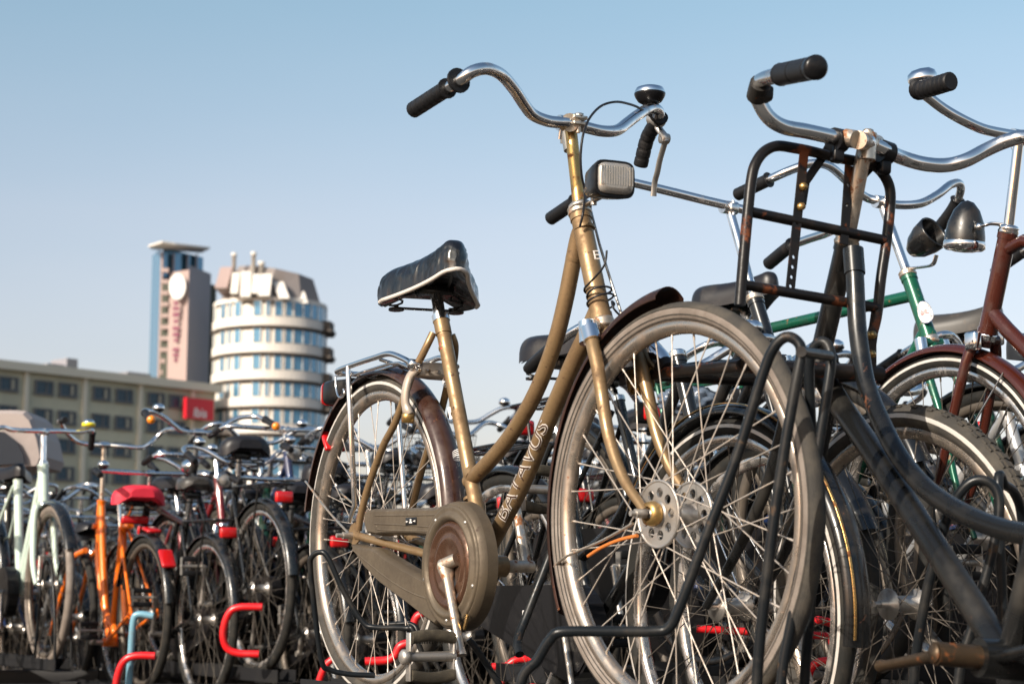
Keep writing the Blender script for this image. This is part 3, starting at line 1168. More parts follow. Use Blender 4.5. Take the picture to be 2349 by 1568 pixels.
# long low hotel block at the left
fa = at(-260, 800, 172)
fb = at(494, 893, 202)
fc = Facade(fa, fb)
ztop = fc.hit(0, 842)[1]
hotel = empty('hotel_block', Matrix.Translation((fa.x, fa.y, 0)))
tag(hotel, 'long low beige concrete hotel with paired dark windows and a red sign', 'building')
hb_ = MB()
for (lo, hi) in ((0, ztop),):
    hb_.box(fc.P(fc.len / 2, (hi + lo) / 2, -8.0), (fc.len, 16, hi - lo), R=fc.R)
hw = hb_.build('wall', CONC, hotel)
hw.matrix_parent_inverse = hotel.matrix_world.inverted()
cp = MB()
fc.box(cp, fc.len / 2, ztop + .25, fc.len + .8, .9, 1.1, .25)
o = cp.build('parapet', CONCL, hotel)
o.matrix_parent_inverse = hotel.matrix_world.inverted()
rows = [fc.hit(99, 889)[1]]
rz = fc.hit(95, 953)[1] - fc.hit(99, 889)[1]
rows = [rows[0] + rz * i for i in range(9) if rows[0] + rz * i > 2]
u0 = fc.hit(99, 889)[0]
period = fc.hit(231, 905)[0] - u0
pairw = fc.hit(154, 895)[0] - u0
prot = None
u = u0 - period * 3
cols = []
while u < fc.len - 2:
    for uu in (u, u + pairw):
        if 1.5 < uu < fc.len - 3.5:
            cols.append(uu)
    u += period
ww, wh = pairw * .64, abs(rz) * .42


def hotel_window(uu, zz):
    f = MB()
    th = .5
    fc_ = fc
    f.setmat(FRAMEW)
    fc_.box(f, 0, 0, 0.001, 0.001, 0.001)
    f = MB().setmat(FRAMEW)
    R = fc.R
    for (du, dz, su, sz) in ((0, wh / 2 + .06, ww + .36, .14), (0, -wh / 2 - .08, ww + .5, .2), (-ww / 2 - .09, 0, .18, wh), (ww / 2 + .09, 0, .18, wh), (ww * .14, 0, .12, wh)):
        f.box(R @ Vector((du, 0, dz)), (su, .32, sz), R=R)
    p = MB().setmat(PANEW)
    p.box(R @ Vector((0, -.02, 0)), (ww, .06, wh), R=R)
    c = MB().setmat(CURT)
    c.box(R @ Vector((ww * .26, -.07, 0)), (ww * .2, .04, wh * .8), R=R)
    return f.mesh('window'), p.mesh('pane'), c.mesh('curtain')


wm = hotel_window(0, 0)
for iz, zz in enumerate(rows):
    for iu, uu in enumerate(cols):
        o = bpy.data.objects.new('window', wm[0])
        COL.objects.link(o)
        o.parent = hotel
        o.location = fc.P(uu, zz, .12) - Vector((fa.x, fa.y, 0))
        q = bpy.data.objects.new('pane', wm[1])
        COL.objects.link(q)
        q.parent = o
        if (iu + iz) % 3 != 1:
            q = bpy.data.objects.new('curtain', wm[2])
            COL.objects.link(q)
            q.parent = o
# pilaster bands between pairs
band = MB()
for k in range(len(cols) // 2 + 1):
    uu = cols[0] - (period - pairw) / 2 + k * period
    if 0.5 < uu < fc.len - 1:
        fc.box(band, uu, ztop / 2, .5, ztop - .2, .3, .14)
o = band.build('pilasters', CONCL, hotel)
o.matrix_parent_inverse = hotel.matrix_world.inverted()
for uu, su, sz_ in ((fc.len * .28, 5, 1.4), (fc.len * .55, 2.2, 1.0), (fc.len * .60, 1.4, 1.8), (fc.len * .82, 3.2, 1.1)):
    vb = MB()
    vb.box(fc.P(uu, ztop + .7 + sz_ / 2, -6), (su, 3, sz_), R=fc.R)
    o = vb.build('roof_vent', GREYCL, hotel)
    o.matrix_parent_inverse = hotel.matrix_world.inverted()
# red roof sign
s0, s1 = fc.hit(424, 935, 1.0), fc.hit(487, 945, 1.0)
z0, z1 = fc.hit(455, 962, 1.0)[1], fc.hit(455, 914, 1.0)[1]
sg = MB()
fc.box(sg, (s0[0] + s1[0]) / 2, (z0 + z1) / 2, s1[0] - s0[0], z1 - z0, .5, 1.0)
o = sg.build('sign', SIGNR, hotel)
o.matrix_parent_inverse = hotel.matrix_world.inverted()
TM = Matrix.Translation(fc.P((s0[0] + s1[0]) / 2, z0 + (z1 - z0) * .30, 1.3)) @ (fc.R @ Matrix.Rotation(PI / 2, 3, 'X')).to_4x4()
t = text_mesh('ibis', (z1 - z0) * .62, HOTELT, o, 'lettering', M=TM, offset=.03)


# ---- round white tower
DT = 208.0
tc = at(617, 900, DT)
cx0, cy0 = tc.x, tc.y
ppm = FPX / DT
R0 = 128 / ppm
tower = empty('round_tower', Matrix.Translation((cx0, cy0, 0)))
tag(tower, 'round white office tower with dark ledges at every storey', 'building')


def hz(py, dd=DT, px=617):
    return at(px, py, dd).z


def tbuild(mb, name, m, parent=None, lab=None):
    o_ = mb.build(name, m, parent or tower)
    if lab:
        o_['label'] = lab
    return o_


core = MB()
zt = hz(690, DT - R0)
core.lathe([(0, 0), (R0 * .985, 0), (R0 * .985, zt), (0, zt)], seg=64, smooth=False)
tbuild(core, 'wall', WHITEC)
fl = abs(hz(744, DT - R0) - hz(807, DT - R0))
zl = hz(744, DT - R0)
levels = [zl - fl * i for i in range(0, 14) if zl - fl * i > 1]
lm = MB()
lm.lathe([(R0 * .98, -.30), (R0 * 1.02, -.30), (R0 * 1.055, -.12), (R0 * 1.055, .02), (R0 * .98, .05)], seg=64, smooth=False)
lmesh = lm.mesh('ledge', LEDGE)
sm_ = MB()
sm_.lathe([(R0 * .98, .12), (R0 * 1.03, .12), (R0 * 1.03, fl * .36), (R0 * .98, fl * .36)], seg=64, smooth=False)
smesh = sm_.mesh('spandrel', WHITEC)
NW = 34
pw = 2 * PI * R0 / NW
wmeshes = []
for wd_ in (.66, .30, .93):
    a = MB().setmat(WHITEC)
    for s in (-1, 1):
        a.box((s * (pw * wd_ / 2 + .05), 0, 0), (.10, .16, fl * .56))
    b2 = MB().setmat(PANEB)
    b2.box((0, .02, 0), (pw * wd_, .08, fl * .54))
    wmeshes.append((a.mesh('window'), b2.mesh('pane')))
for li, z in enumerate(levels):
    o = bpy.data.objects.new('ledge', lmesh)
    COL.objects.link(o)
    o.parent = tower
    o.location = (0, 0, z)
    o = bpy.data.objects.new('spandrel', smesh)
    COL.objects.link(o)
    o.parent = tower
    o.location = (0, 0, z)
    if li >= 9:
        continue
    for k in range(NW):
        a = -PI / 2 + (k - NW / 2 + .5) * 2 * PI / NW
        if abs(k - NW / 2 + .5) > NW * .27:
            continue
        kk = k % 4
        if kk == 3 and k < NW / 2 + 2:
            continue
        ms = wmeshes[2 if k > NW / 2 + 2 else (1 if kk == 1 else 0)]
        o = bpy.data.objects.new('window', ms[0])
        COL.objects.link(o)
        o.parent = tower
        o.location = (math.cos(a) * R0 * 1.0, math.sin(a) * R0 * 1.0, z + fl * .68)
        o.rotation_euler = (0, 0, a + PI / 2)
        q = bpy.data.objects.new('pane', ms[1])
        COL.objects.link(q)
        q.parent = o
# top windows row above first ledge is included; drum rim and crown
rimz = hz(675, DT - R0)
cr = MB()
cr.lathe([(R0 * .98, zl + fl * .95), (R0 * 1.02, zl + fl * .95), (R0 * 1.02, rimz), (R0 * .9, rimz)], seg=64, smooth=False)
tbuild(cr, 'drum_rim', WHITEC)
# balconies on the right
bal = MB()
bm_ = MB().setmat(LEDGE)
for s in (0,):
    bm_.box((0, 0, fl * .28), (2.2, 1.1, .9))
    bm_.box((0, 0, fl * .05), (2.6, 1.5, .3))
bmesh_ = bm_.mesh('balcony')
for z in levels[:10]:
    for a in (-.12, .22):
        o = bpy.data.objects.new('balcony', bmesh_)
        COL.objects.link(o)
        o.parent = tower
        o.location = (math.cos(a) * R0 * 1.05, math.sin(a) * R0 * 1.05, z)
        o.rotation_euler = (0, 0, a + PI / 2)
# crown roof: tapering dark roof with pale panels
crz0 = rimz - .1
ztl, ztr = hz(606), hz(640)
vs, fs = [], []
nn = 10
for k in range(nn):
    a = -PI / 2 + 2 * PI * k / nn + .1
    vs.append((math.cos(a) * R0 * .95, math.sin(a) * R0 * .95, crz0))
for k in range(nn):
    a = -PI / 2 + 2 * PI * k / nn + .1
    x = math.cos(a) * R0 * .70 + .6
    vs.append((x, math.sin(a) * R0 * .7, ztl + (ztr - ztl) * (x / R0 + .7) / 1.6))
for k in range(nn):
    fs.append((k, (k + 1) % nn, nn + (k + 1) % nn, nn + k))
fs.append(tuple(range(nn, 2 * nn)))
rf = MB()
rf.add(vs, fs, False)
tbuild(rf, 'roof', SLATE)
FT = Facade(Vector((cx0 - 20, cy0 - R0 * .95, 0)), Vector((cx0 + 20, cy0 - R0 * .95, 0)))


def on_tower(px, py, dd):
    p = at(px, py, dd)
    return Vector((p.x - cx0, p.y - cy0, p.z))


def slab(px0, px1, py0, py1, dd, th, lean, name, m, shift=0):
    mb = MB()
    a, b_, c, d_ = on_tower(px0 + shift, py0, dd + lean), on_tower(px1 + shift, py0, dd + lean), on_tower(px1, py1, dd), on_tower(px0, py1, dd)
    bk = Vector((0, th, 0))
    vs_ = [a, b_, c, d_, a + bk, b_ + bk, c + bk, d_ + bk]
    mb.add(vs_, [(0, 1, 2, 3), (7, 6, 5, 4), (0, 4, 5, 1), (1, 5, 6, 2), (2, 6, 7, 3), (3, 7, 4, 0)], False)
    return tbuild(mb, name, m)


dF = DT - R0
slab(528, 545, 625, 672, dF + .6, 1.2, 1.4, 'roof_panel', WHITEC, 5)
slab(551, 574, 622, 680, dF + .3, 1.6, 1.8, 'roof_panel', WHITEC, 2)
slab(576, 592, 628, 672, dF + .4, 1.2, 1.6, 'roof_panel', WHITEC, 4)
slab(592, 618, 628, 678, dF + .3, 1.2, 1.6, 'roof_panel', WHITEC, 6)
slab(640, 664, 646, 684, dF + .8, 1.2, 1.8, 'roof_panel', WHITEC, -14)
slab(690, 706, 668, 695, dF + 2.8, 1.0, 1.6, 'roof_panel', WHITEC, -8)
slab(492, 520, 612, 660, dF + 1.5, 6, 2.0, 'roof_gable', PINKST, 14)
for (px, py, wdt) in ((537, 588, .40), (582, 586, .42), (600, 608, .5)):
    mb = MB()
    p = on_tower(px, py, DT - 2.5)
    mb.lathe([(0, crz0), (wdt * .62, crz0), (wdt * .62, p.z), (wdt * .78, p.z), (wdt * .78, p.z + .4), (0, p.z + .4)], c=(p.x, p.y, 0), seg=14)
    tbuild(mb, 'chimney', WHITEC)

# ---- slab tower with the blue glass fin
DS = 222.0
st_ = empty('slab_tower', Matrix.Translation((at(420, 900, DS).x, at(420, 900, DS).y, 0)))
tag(st_, 'narrow high tower with blue glass corner and vertical sign left of the round tower', 'building')
SB = Matrix.Translation((at(420, 900, DS).x, at(420, 900, DS).y, 0)).inverted()


def vslab(name, m, pxl, pxr, pyt, d0, d1, th=8.0, zb=0.0, parent=None):
    """upright wall: left edge at pixel pxl and depth d0, right edge at pxr and depth d1, measured at pixel row 760"""
    a, b_ = at(pxl, 760, d0), at(pxr, 760, d1)
    a.z = b_.z = 0
    zt_ = at((pxl + pxr) / 2, pyt, (d0 + d1) / 2).z
    bk = Vector((a.x + b_.x, a.y + b_.y, 0)).normalized() * th
    vs_ = []
    for z in (zb, zt_):
        for p in (a, b_, b_ + bk, a + bk):
            vs_.append(SB @ Vector((p.x, p.y, z)))
    mb = MB()
    mb.add(vs_, [(0, 1, 5, 4), (1, 2, 6, 5), (2, 3, 7, 6), (3, 0, 4, 7), (4, 5, 6, 7), (3, 2, 1, 0)], False)
    o_ = mb.build(name, m, parent or st_)
    return o_


vslab('glass_corner', PANEB, 344, 364, 572, 222, 217, 12)
vslab('pale_fin', PINKST, 364, 369, 572, 216.5, 216.5, 1.0)
vslab('glass_wall', PANEB, 369, 462, 574, 217.4, 224, 10)
for px in (392, 424, 445):
    dd = 217 + (px - 369) / 93 * 6.6
    vslab('pale_fin', PINKST, px, px + 4, 576, dd - .3, dd - .1, .5, zb=40)
vslab('stair_wall', DARKST, 369, 388, 640, 216.2, 215.4, 3)
vslab('sign_wall', PINKST, 386, 430, 618, 215, 213, 6)
vslab('grey_wall', GREYCL, 430, 481, 614, 213, 219, 6)
vslab('dark_recess', DARKST, 480, 494, 650, 219.2, 220, 4)
for k in range(12):
    p = SB @ at(378, 620 + 26 * k, 215.4)
    mb = MB()
    mb.box((p.x, p.y, p.z), (1.0, .4, .5))
    mb.build('landing', PINKST, st_)
mb = MB()
cpts = [(340, 564, 214), (372, 554, 213), (402, 559, 214), (482, 568, 222), (462, 578, 228), (350, 570, 228)]
top_ = [SB @ at(*p) for p in cpts]
mb.add([p + Vector((0, 0, .08)) for p in top_] + [p - Vector((0, 0, .12)) for p in top_],
       [tuple(range(6)), tuple(reversed(range(6, 12)))] + [(i, 6 + i, 6 + (i + 1) % 6, (i + 1) % 6) for i in range(6)], False)
mb.build('roof_canopy', WHITEC, st_)
p = SB @ at(407, 657, 213.4)
mb = MB()
mb.add([(p.x + math.cos(a) * 1.0 , p.y - .15, p.z + math.sin(a) * 1.6) for a in [2 * PI * k / 20 for k in range(20)]] +
       [(p.x + math.cos(a) * 1.0, p.y + .6, p.z + math.sin(a) * 1.6) for a in [2 * PI * k / 20 for k in range(20)]],
       [tuple(range(20))] + [(k, (k + 1) % 20, 20 + (k + 1) % 20, 20 + k) for k in range(20)], False)
so = mb.build('sign', SIGNW, st_)
# plum letters running down the wall: too small in the photograph to be read, kept as letter-sized bars
for i, (y0_, y1_) in enumerate(((690, 700), (703, 712), (716, 727), (732, 741), (748, 758), (762, 772), (776, 784), (797, 806), (810, 818), (822, 829))):
    a = SB @ at(404, y0_, 213.5)
    b_ = SB @ at(404, y1_, 213.5)
    mb = MB()
    cz = (a.z + b_.z) / 2
    mb.box((a.x, a.y, cz), (.75 if i % 3 else .5, .2, abs(a.z - b_.z) * .9))
    mb.build('sign_letter', SIGNP, st_)


# ------------------------------------------------------------------ racks
def tube_obj(name, pts, r, m, label, cat='rack', seg=14, fil=None, group=None, extra=None):
    P = fillet(pts, fil, 6) if fil else smooth(pts, 6)
    c = P[0].copy()
    mb = MB()
    mb.tube([p - c for p in P], r, seg)
    o_ = mb.build(name, m)
    o_.location = c
    tag(o_, label, cat, group)
    return o_


def c4(x, y):
    return 688.2 + x * .29297, 1109.1 + y * .29297


def c3(x, y):
    return 688.2 + x * .29297, 745.5 + y * .29297


def c7(x, y):
    return 1204.3 + x * .30505, 1089.6 + y * .30505


def loft(sections, M=None, n=20, e=4.0):
    """rounded-rectangle sections (x, width, height, zoff) along local x"""
    mb = MB()
    vs, fs = [], []
    for (x, w_, h_, zo) in sections:
        for k in range(n):
            a = 2 * PI * k / n
            c, s = math.cos(a), math.sin(a)
            vs.append((x, w_ / 2 * abs(c) ** (2 / e) * (1 if c > 0 else -1), zo + h_ / 2 * abs(s) ** (2 / e) * (1 if s > 0 else -1)))
    for i in range(len(sections) - 1):
        for k in range(n):
            fs.append((i * n + k, i * n + (k + 1) % n, (i + 1) * n + (k + 1) % n, (i + 1) * n + k))
    mb.add(vs, fs, True, M)
    m = len(sections) - 1
    mb.add(vs[:n], [tuple(reversed(range(n)))], False, M)
    mb.add(vs[m * n:], [tuple(range(n))], False, M)
    return mb


# ================================================================== the gold bicycle
ra, fa_ = at(868, 1229, 3.87), at(1549, 1180, 2.90)
FA = Frame(ra - Vector((0, 0, .35)), (fa_ - ra))
A, q = FA.p, FA.q
wbA = (FA.Mi @ fa_)
ss = [A(993, 764, -.022), A(981, 789, -.032), A(962, 827, -.040), A(949, 848, -.043), A(908, 965, -.050), A(878, 1024, -.054), A(846, 1112, -.058), A(829, 1175, -.060), A(822, 1215, -.060)]
G = Bike(FA, 'bicycle', 'gold ladies bicycle with wrinkled black saddle cover and chaincase, largest in the middle', lod=0, paint=GOLD, sstay=ss,
         fh=(wbA.x, .35), bb=q(1046, 1297, -.07), seat=q(1012, 733), sad=q(1000, 602), ht=q(1331, 492), hb=q(1381, 735), st=q(1307, 281), steer=-2.5)
bbA = V3(G.bb)
top = smooth([V3(q(1340, 512)), V3(q(1326, 545)), V3(q(1311, 620)), V3(q(1297, 690)), V3(q(1276, 775)), V3(q(1245, 863)), V3(q(1212, 933)), V3(q(1168, 1003)), V3(q(1127, 1053)), V3(q(1075, 1105))], 5)
down = smooth([V3(q(1376, 700)), V3(q(1352, 755)), V3(q(1315, 833)), V3(q(1259, 962)), V3(q(1204, 1097)), V3(q(1150, 1202)), V3(q(1110, 1275))], 5)
frA = G.frame(top=top, down=down, rt=.0152, rd=.0165, rs=.0152, rh=.0184)
for (a, b, r) in ((q(1318, 588), q(1316, 596), .0160), (q(1079, 1082), q(1086, 1092), .0165), (q(1023, 795), q(1024, 800), .0162), (q(1081, 1140), q(1082, 1146), .0162), (q(1340, 521), q(1341, 527), .0196)):
    mb = MB().setmat(GOLD)
    mb.tube([V3(a), V3(b)], r, 16)
    G.part('lug_ring', mb, parent=frA)
G.headset(CHROMER)
fk = [A(1355, 762, -.036), A(1362, 800, -.043), A(1370, 836, -.046), A(1379, 894, -.048), A(1393, 982, -.050), A(1408, 1040, -.052), A(1426, 1087, -.054), A(1442, 1118, -.056), A(1463, 1148, -.057), A(1478, 1172, -.058)]
G.SM = Matrix.Identity(4)
G.fork(pts=fk, rb=.0125)
for pa_, pb_ in (((1352, 752, -.038), (1359, 782, -.041)), ((1352, 750, -.034), (1398, 748, .034)), ((1398, 745, .038), (1405, 776, .041))):
    mb = MB().setmat(CHROMEC)
    mb.tube([A(*pa_), A(*pb_)], .0162, 18)
    G.part('crown_cap', mb)
stA = G.stem(GOLDB, r=.0118, clamp=False)
mb = MB().setmat(CHROMER)
mb.tube([A(1307, 281, -.018), A(1307, 281, .020)], .0170, 18)
mb.tube([A(1303, 300), A(1309, 345)], [.0150, .0128], 16)
mb.tube([A(1300, 330), A(1303, 300), A(1307, 281)], [.0125, .0150, .0165], 16)
mb.box(A(1325, 272), (.026, .030, .007), bev=.002)
mb.box(A(1325, 286), (.026, .030, .007), bev=.002)
mb.tube([A(1328, 262), A(1326, 305)], .0045, 8)
mb.lathe([(0, -.004), (.009, -.004), (.009, .003), (0, .004)], c=A(1328, 265), seg=8)
G.part('clamp', mb, parent=stA)
mb = MB().setmat(CHROME)
ob = A(1280, 281, -.035)
mb.tube([ob + Vector((0, 0.001, 0)), ob + Vector((0, .012, 0))], .0145, 16)
mb.tube([ob + Vector((.0, .006, -.012)), ob + Vector((-.004, .006, -.030))], .004, 8)
G.part('cable_clip', mb, parent=stA)
rb_ = [A(1307, 281, -.012), A(1283, 281, -.035), A(1254, 277, -.06), A(1222, 263, -.09), A(1202, 239, -.115), A(1178, 203, -.15), A(1150, 172, -.19), A(1117, 158, -.235), A(1085, 164, -.265), A(1057, 183, -.28), A(1008, 214, -.286), A(947, 253, -.29)]
lb_ = [A(1307, 281, .012), A(1343, 292, .04), A(1383, 301, .08), A(1415, 299, .12), A(1439, 282, .16), A(1463, 264, .20), A(1488, 250, .245), A(1508, 252, .275), A(1512, 268, .287), A(1500, 290, .292), A(1484, 320, .296), A(1469, 381, .30)]
G.bars(right=rb_, left=lb_, gl=.125, gr=.0152, ribs=6)
for e in (A(1050, 186, -.28),):
    mb = MB().setmat(RUBBER)
    t_ = (A(1057, 183, -.28) - A(1008, 214, -.286)).normalized()
    mb.tube([e, e + t_ * .005], .0225, 18)
    G.part('grip_flange', mb)
# bell
pb = A(1491, 243, .262)
mb = MB().setmat(CHROMEC)
mb.lathe([(.0305, .024), (.0305, .029), (.027, .036), (.016, .040), (0, .041)], c=pb, seg=28)
bo = G.part('bell', mb)
mb = MB().setmat(PLASTIC)
mb.lathe([(0, .003), (.016, .004), (.024, .009), (.029, .017), (.031, .022), (.0315, .025), (0, .025)], c=pb, seg=28)
mb.tube([pb + Vector((0, 0, -.014)), pb + Vector((0, 0, .006))], .008, 10)
G.part('bell_base', mb, parent=bo)
# brake lever and cable
mb = MB().setmat(ALU)
mb.tube([A(1497, 272, .288), A(1514, 276, .288)], .0155, 16)
mb.tube(smooth([A(1506, 280, .29), A(1512, 296, .292), A(1524, 312, .295), A(1527, 324, .297)], 4), [.009] * 13, 10, flat=.7)
mb.tube(smooth([A(1527, 322, .297), A(1520, 345, .30), A(1513, 370, .302), A(1508, 395, .305), A(1502, 418, .308), A(1499, 450, .31)], 4), [.0085] + [.0068] * 19 + [.0075], 10, flat=.55)
mb.lathe([(0, -.008), (.011, -.008), (.011, .008), (0, .008)], c=A(1524, 318, .297), ax=(0, 1, 0), seg=14)
G.part('brake_lever', mb)
cable = [A(1521, 305, .295), A(1500, 275, .27), A(1470, 250, .2), A(1440, 238, .14), A(1410, 234, .09), A(1378, 244, .05), A(1352, 272, .01), A(1338, 308, -.01), A(1332, 355, -.015), A(1334, 400, -.01), A(1341, 440, 0.0), A(1338, 485, -.018), A(1330, 520, -.022)]
mb = MB().setmat(WIRE)
mb.tube(smooth(cable, 6), .0024, 8)
G.part('brake_cable', mb)
mb = MB().setmat(ALU)
mb.tube([A(1352, 470, .03), A(1375, 560, .034), A(1400, 640, .036), A(1427, 724, .04)], .0026, 8)
G.part('brake_rod', mb)
mb = MB().setmat(WIRE)
ax_ = (V3(G.hb) - V3(G.ht)).normalized()
u_ = Vector((0, 1, 0))
w_ = ax_.cross(u_)
cc = V3(q(1374, 672))
pts = [A(1392, 575, -.01), A(1388, 605, -.016), A(1372, 628, -.021)]
for k in range(44):
    a = 2 * PI * k / 16 + PI
    pts.append(cc + ax_ * (k * .0009 - .012) + (u_ * math.cos(a) + w_ * math.sin(a)) * (.0235 + .0012 * math.sin(k)))
pts += [A(1408, 708, .0), A(1421, 722, .02)]
mb.tube(smooth(pts, 2), .0020, 7)
G.part('lamp_wire', mb)
# headlight
lc = A(1396, 416)
MXl = Matrix.Translation(lc) @ Matrix.Rotation(math.radians(-6), 4, 'Z') @ Matrix.Rotation(math.radians(2), 4, 'Y')
hl = loft([(-.062, .020, .020, -.004), (-.055, .040, .036, -.002), (-.035, .060, .052, 0), (0, .074, .063, 0), (.022, .080, .068, 0), (.026, .078, .066, 0)], MXl, 28, 4.5)
hl.mats = [PLASTIC]
ho = G.part('headlight', hl)
ln = loft([(.020, .068, .056, 0), (.029, .068, .056, 0), (.033, .062, .050, 0), (.035, .046, .036, 0)], MXl, 28, 5)
ln.mats = [LENS]
G.part('lens', ln, parent=ho)
mb = MB().setmat(LENS)
for k in range(13):
    y = -.030 + k * .005
    mb.box((.0345, y, .004), (.002, .0022, .034), M=MXl)
G.part('lens_rib', mb, parent=ho)
mb = MB().setmat(ALU)
mb.tube(smooth([A(1334, 478), A(1345, 470), A(1360, 462), A(1380, 452)], 4), .0065, 10, flat=.4)
mb.lathe([(.012, -.004), (.021, -.004), (.021, .004), (.012, .004)], c=V3(G.ht) + Vector((0, 0, .014)), ax=-ax_, seg=20, closed=True)
mb.tube([A(1362, 470), A(1362, 448)], .006, 8)
G.part('bracket', mb, parent=ho)
# saddle
G.seatpost(CHROME, r=.0128)
sdl = G.saddle(VINYL, tilt=4, yaw=math.radians(-11), us=.72, L=.285, Wd=.215, H=.078, wrinkle=.0035, label='wrinkled black vinyl saddle cover with pale hem')
h = MB().setmat(HEM)
hm = []
for sgn in (-1, 1):
    col_ = []
    for t in [.24 + .76 * i / 22 for i in range(23)]:
        tt = max(0.0, (t - 0.30) / 0.70)
        wy = .215 / 2 * (1 - tt) ** 1.5 + 0.024 * (1 - (1 - tt) ** 3)
        if t > .90:
            wy *= math.sqrt(max(0.02, 1 - ((t - .90) / .102) ** 2))
        zb = -.078 * (0.98 - 0.30 * t + .12 * math.sin(PI * t))
        col_.append(Vector((-.285 * .45 + .285 * t, sgn * wy * .985, zb)))
    hm += col_ if sgn < 0 else list(reversed(col_))
MXs = Matrix.Translation(V3(G.sad)) @ Matrix.Rotation(math.radians(-11), 4, 'Z') @ Matrix.Rotation(-math.radians(4), 4, 'Y')
h.tube([MXs @ p for p in hm], .0046, 8)
G.part('cover_hem', h, parent=sdl)
# mudguards
rg = mudguard_mb(G.rh, .373, -8, 169, .053, 90, BROWNM, drop=.014)
rgo = G.part('mudguard', rg)
mb = MB().setmat(ALU)
for a_ in (112, 124):
    aa = math.radians(a_)
    mb.join(mudguard_mb(G.rh, .3745, a_, a_ + 2.0, .054, 2, None, drop=.014))
mb.mats = [BLACK]
G.part('mudguard_strap', mb, parent=rgo)


def angA(px, py, c, lat=0):
    v = A(px, py, lat)
    return math.degrees(math.atan2(v.z - c[1], v.x - c[0]))


a_tip = angA(1535, 652, G.fh)
a_end = angA(1290, 1420, G.fh)
if a_end < 0:
    a_end += 360
DKB = mat('dark_brown_paint', (0.022, 0.010, 0.007), 0.34, 0.0, rust=0.5, dirt=0.6, scale=40, dirtcol=(0.07, 0.03, 0.02))
fg = mudguard_mb(G.fh, .380, a_tip, a_end, .058, 90, DKB, drop=.018)
G.part('mudguard', fg, label='dark brown front mudguard bent off the tyre')
for sd in (-1, 1):
    mb = MB().setmat(CHROMER)
    e = V3((G.rh[0] + .37 * math.cos(math.radians(158)), G.rh[1] + .37 * math.sin(math.radians(158))), sd * .028)
    mb.tube(smooth([V3(G.rh, sd * .066), V3(G.rh, sd * .062).lerp(e, .5) + Vector((0, 0, -.008)), e], 4), .0026, 7)
    G.part('mudguard_stay', mb)
mb = MB().setmat(CHROMER)
e = A(1268, 1330, -.03)
mb.tube(smooth([A(1452, 1200, -.062), A(1380, 1240, -.06), A(1300, 1275, -.045), A(1272, 1298, -.03)], 4), .0026, 7)
G.part('mudguard_stay', mb)
mb = MB().setmat(mat('orange_rust_rod', (0.45, 0.13, 0.02), 0.7, 0, rust=0.6, scale=80))
mb.tube(smooth([A(1462, 1228, -.055), A(1420, 1238, -.055), A(1380, 1255, -.055), A(1349, 1275, -.055)], 4), .0032, 7)
G.part('rusty_stay_end', mb)

# chaincase
yF = -.080
pts = [c4(525, 392), c4(505, 330), c4(500, 240), c4(515, 205), c4(545, 195), c4(800, 188), c4(1050, 184)]
out = [q(x, y, yF) for x, y in pts]
R1 = .1235
a0 = 96
for k in range(97):
    a = math.radians(a0 - (a0 + 118) * k / 96)
    out.append((G.bb[0] + R1 * math.cos(a), G.bb[1] + R1 * math.sin(a)))
low = [c4(1060, 1110), c4(950, 1035), c4(850, 955), c4(720, 860), c4(600, 765), c4(500, 660), c4(430, 555), c4(398, 470), c4(470, 487), c4(560, 497), c4(600, 515), c4(660, 565), c4(800, 650), c4(930, 722), c4(1010, 768), c4(1046, 772), c4(1058, 700), c4(1060, 560), c4(1072, 410), c4(900, 404), c4(740, 400), c4(630, 402), c4(600, 408), c4(560, 398)]
out += [q(x, y, yF) for x, y in low]
mb = MB().setmat(CASE)
cx_, cy_ = sum(p[0] for p in out) / len(out), sum(p[1] for p in out) / len(out)
mb.prism(out, [], yF + .012, -.046)


def inset(poly, d_):
    n = len(poly)
    area = sum(poly[i][0] * poly[(i + 1) % n][1] - poly[(i + 1) % n][0] * poly[i][1] for i in range(n))
    s = 1 if area > 0 else -1
    res = []
    for i in range(n):
        p0, p1, p2 = Vector(poly[i - 1]), Vector(poly[i]), Vector(poly[(i + 1) % n])
        e1, e2 = (p1 - p0), (p2 - p1)
        e1 = e1.normalized() if e1.length > 1e-7 else Vector((1, 0))
        e2 = e2.normalized() if e2.length > 1e-7 else e1
        n1, n2 = Vector((-e1.y, e1.x)) * s, Vector((-e2.y, e2.x)) * s
        nn_ = (n1 + n2)
        nn_ = nn_.normalized() if nn_.length > .2 else n1
        res.append(tuple(p1 + nn_ * d_))
    return res


inn = inset(out, .0065)
mid_ = inset(out, .002)
n = len(out)
mb.add([(a, yF + .012, b) for a, b in out] + [(a, yF + .003, b) for a, b in mid_] + [(a, yF - .002, b) for a, b in inn], [(i, i + 1, n + i + 1, n + i) for i in range(2 * n) if i % n != n - 1] + [(n - 1, 0, n, 2 * n - 1), (2 * n - 1, n, 2 * n, 3 * n - 1)], True)
mb.prism(inn, [], yF - .002, yF + .002)
cco = G.part('chaincase', mb)
mb = MB().setmat(CASE)
cY = V3(G.bb, yF - .002)
mb.lathe([(.1155, -.001), (.1145, .0035), (.1110, .0050), (.1065, .0035), (.1020, .0045), (.0980, .009), (.0930, .010), (.0880, .006), (.0850, .0)], c=cY, ax=(0, -1, 0), seg=72)
G.part('chaincase_ring', mb, parent=cco)
for k in range(5):
    mb = MB().setmat(ALU)
    aa = math.radians(50 + 72 * k)
    mb.lathe([(0, .0065), (.0035, .006), (.0042, .004), (.0042, 0)], c=cY + Vector((math.cos(aa) * .104, 0, math.sin(aa) * .104)), ax=(0, -1, 0), seg=10)
    G.part('case_screw', mb, parent=cco)
mb = MB().setmat(CASEC)
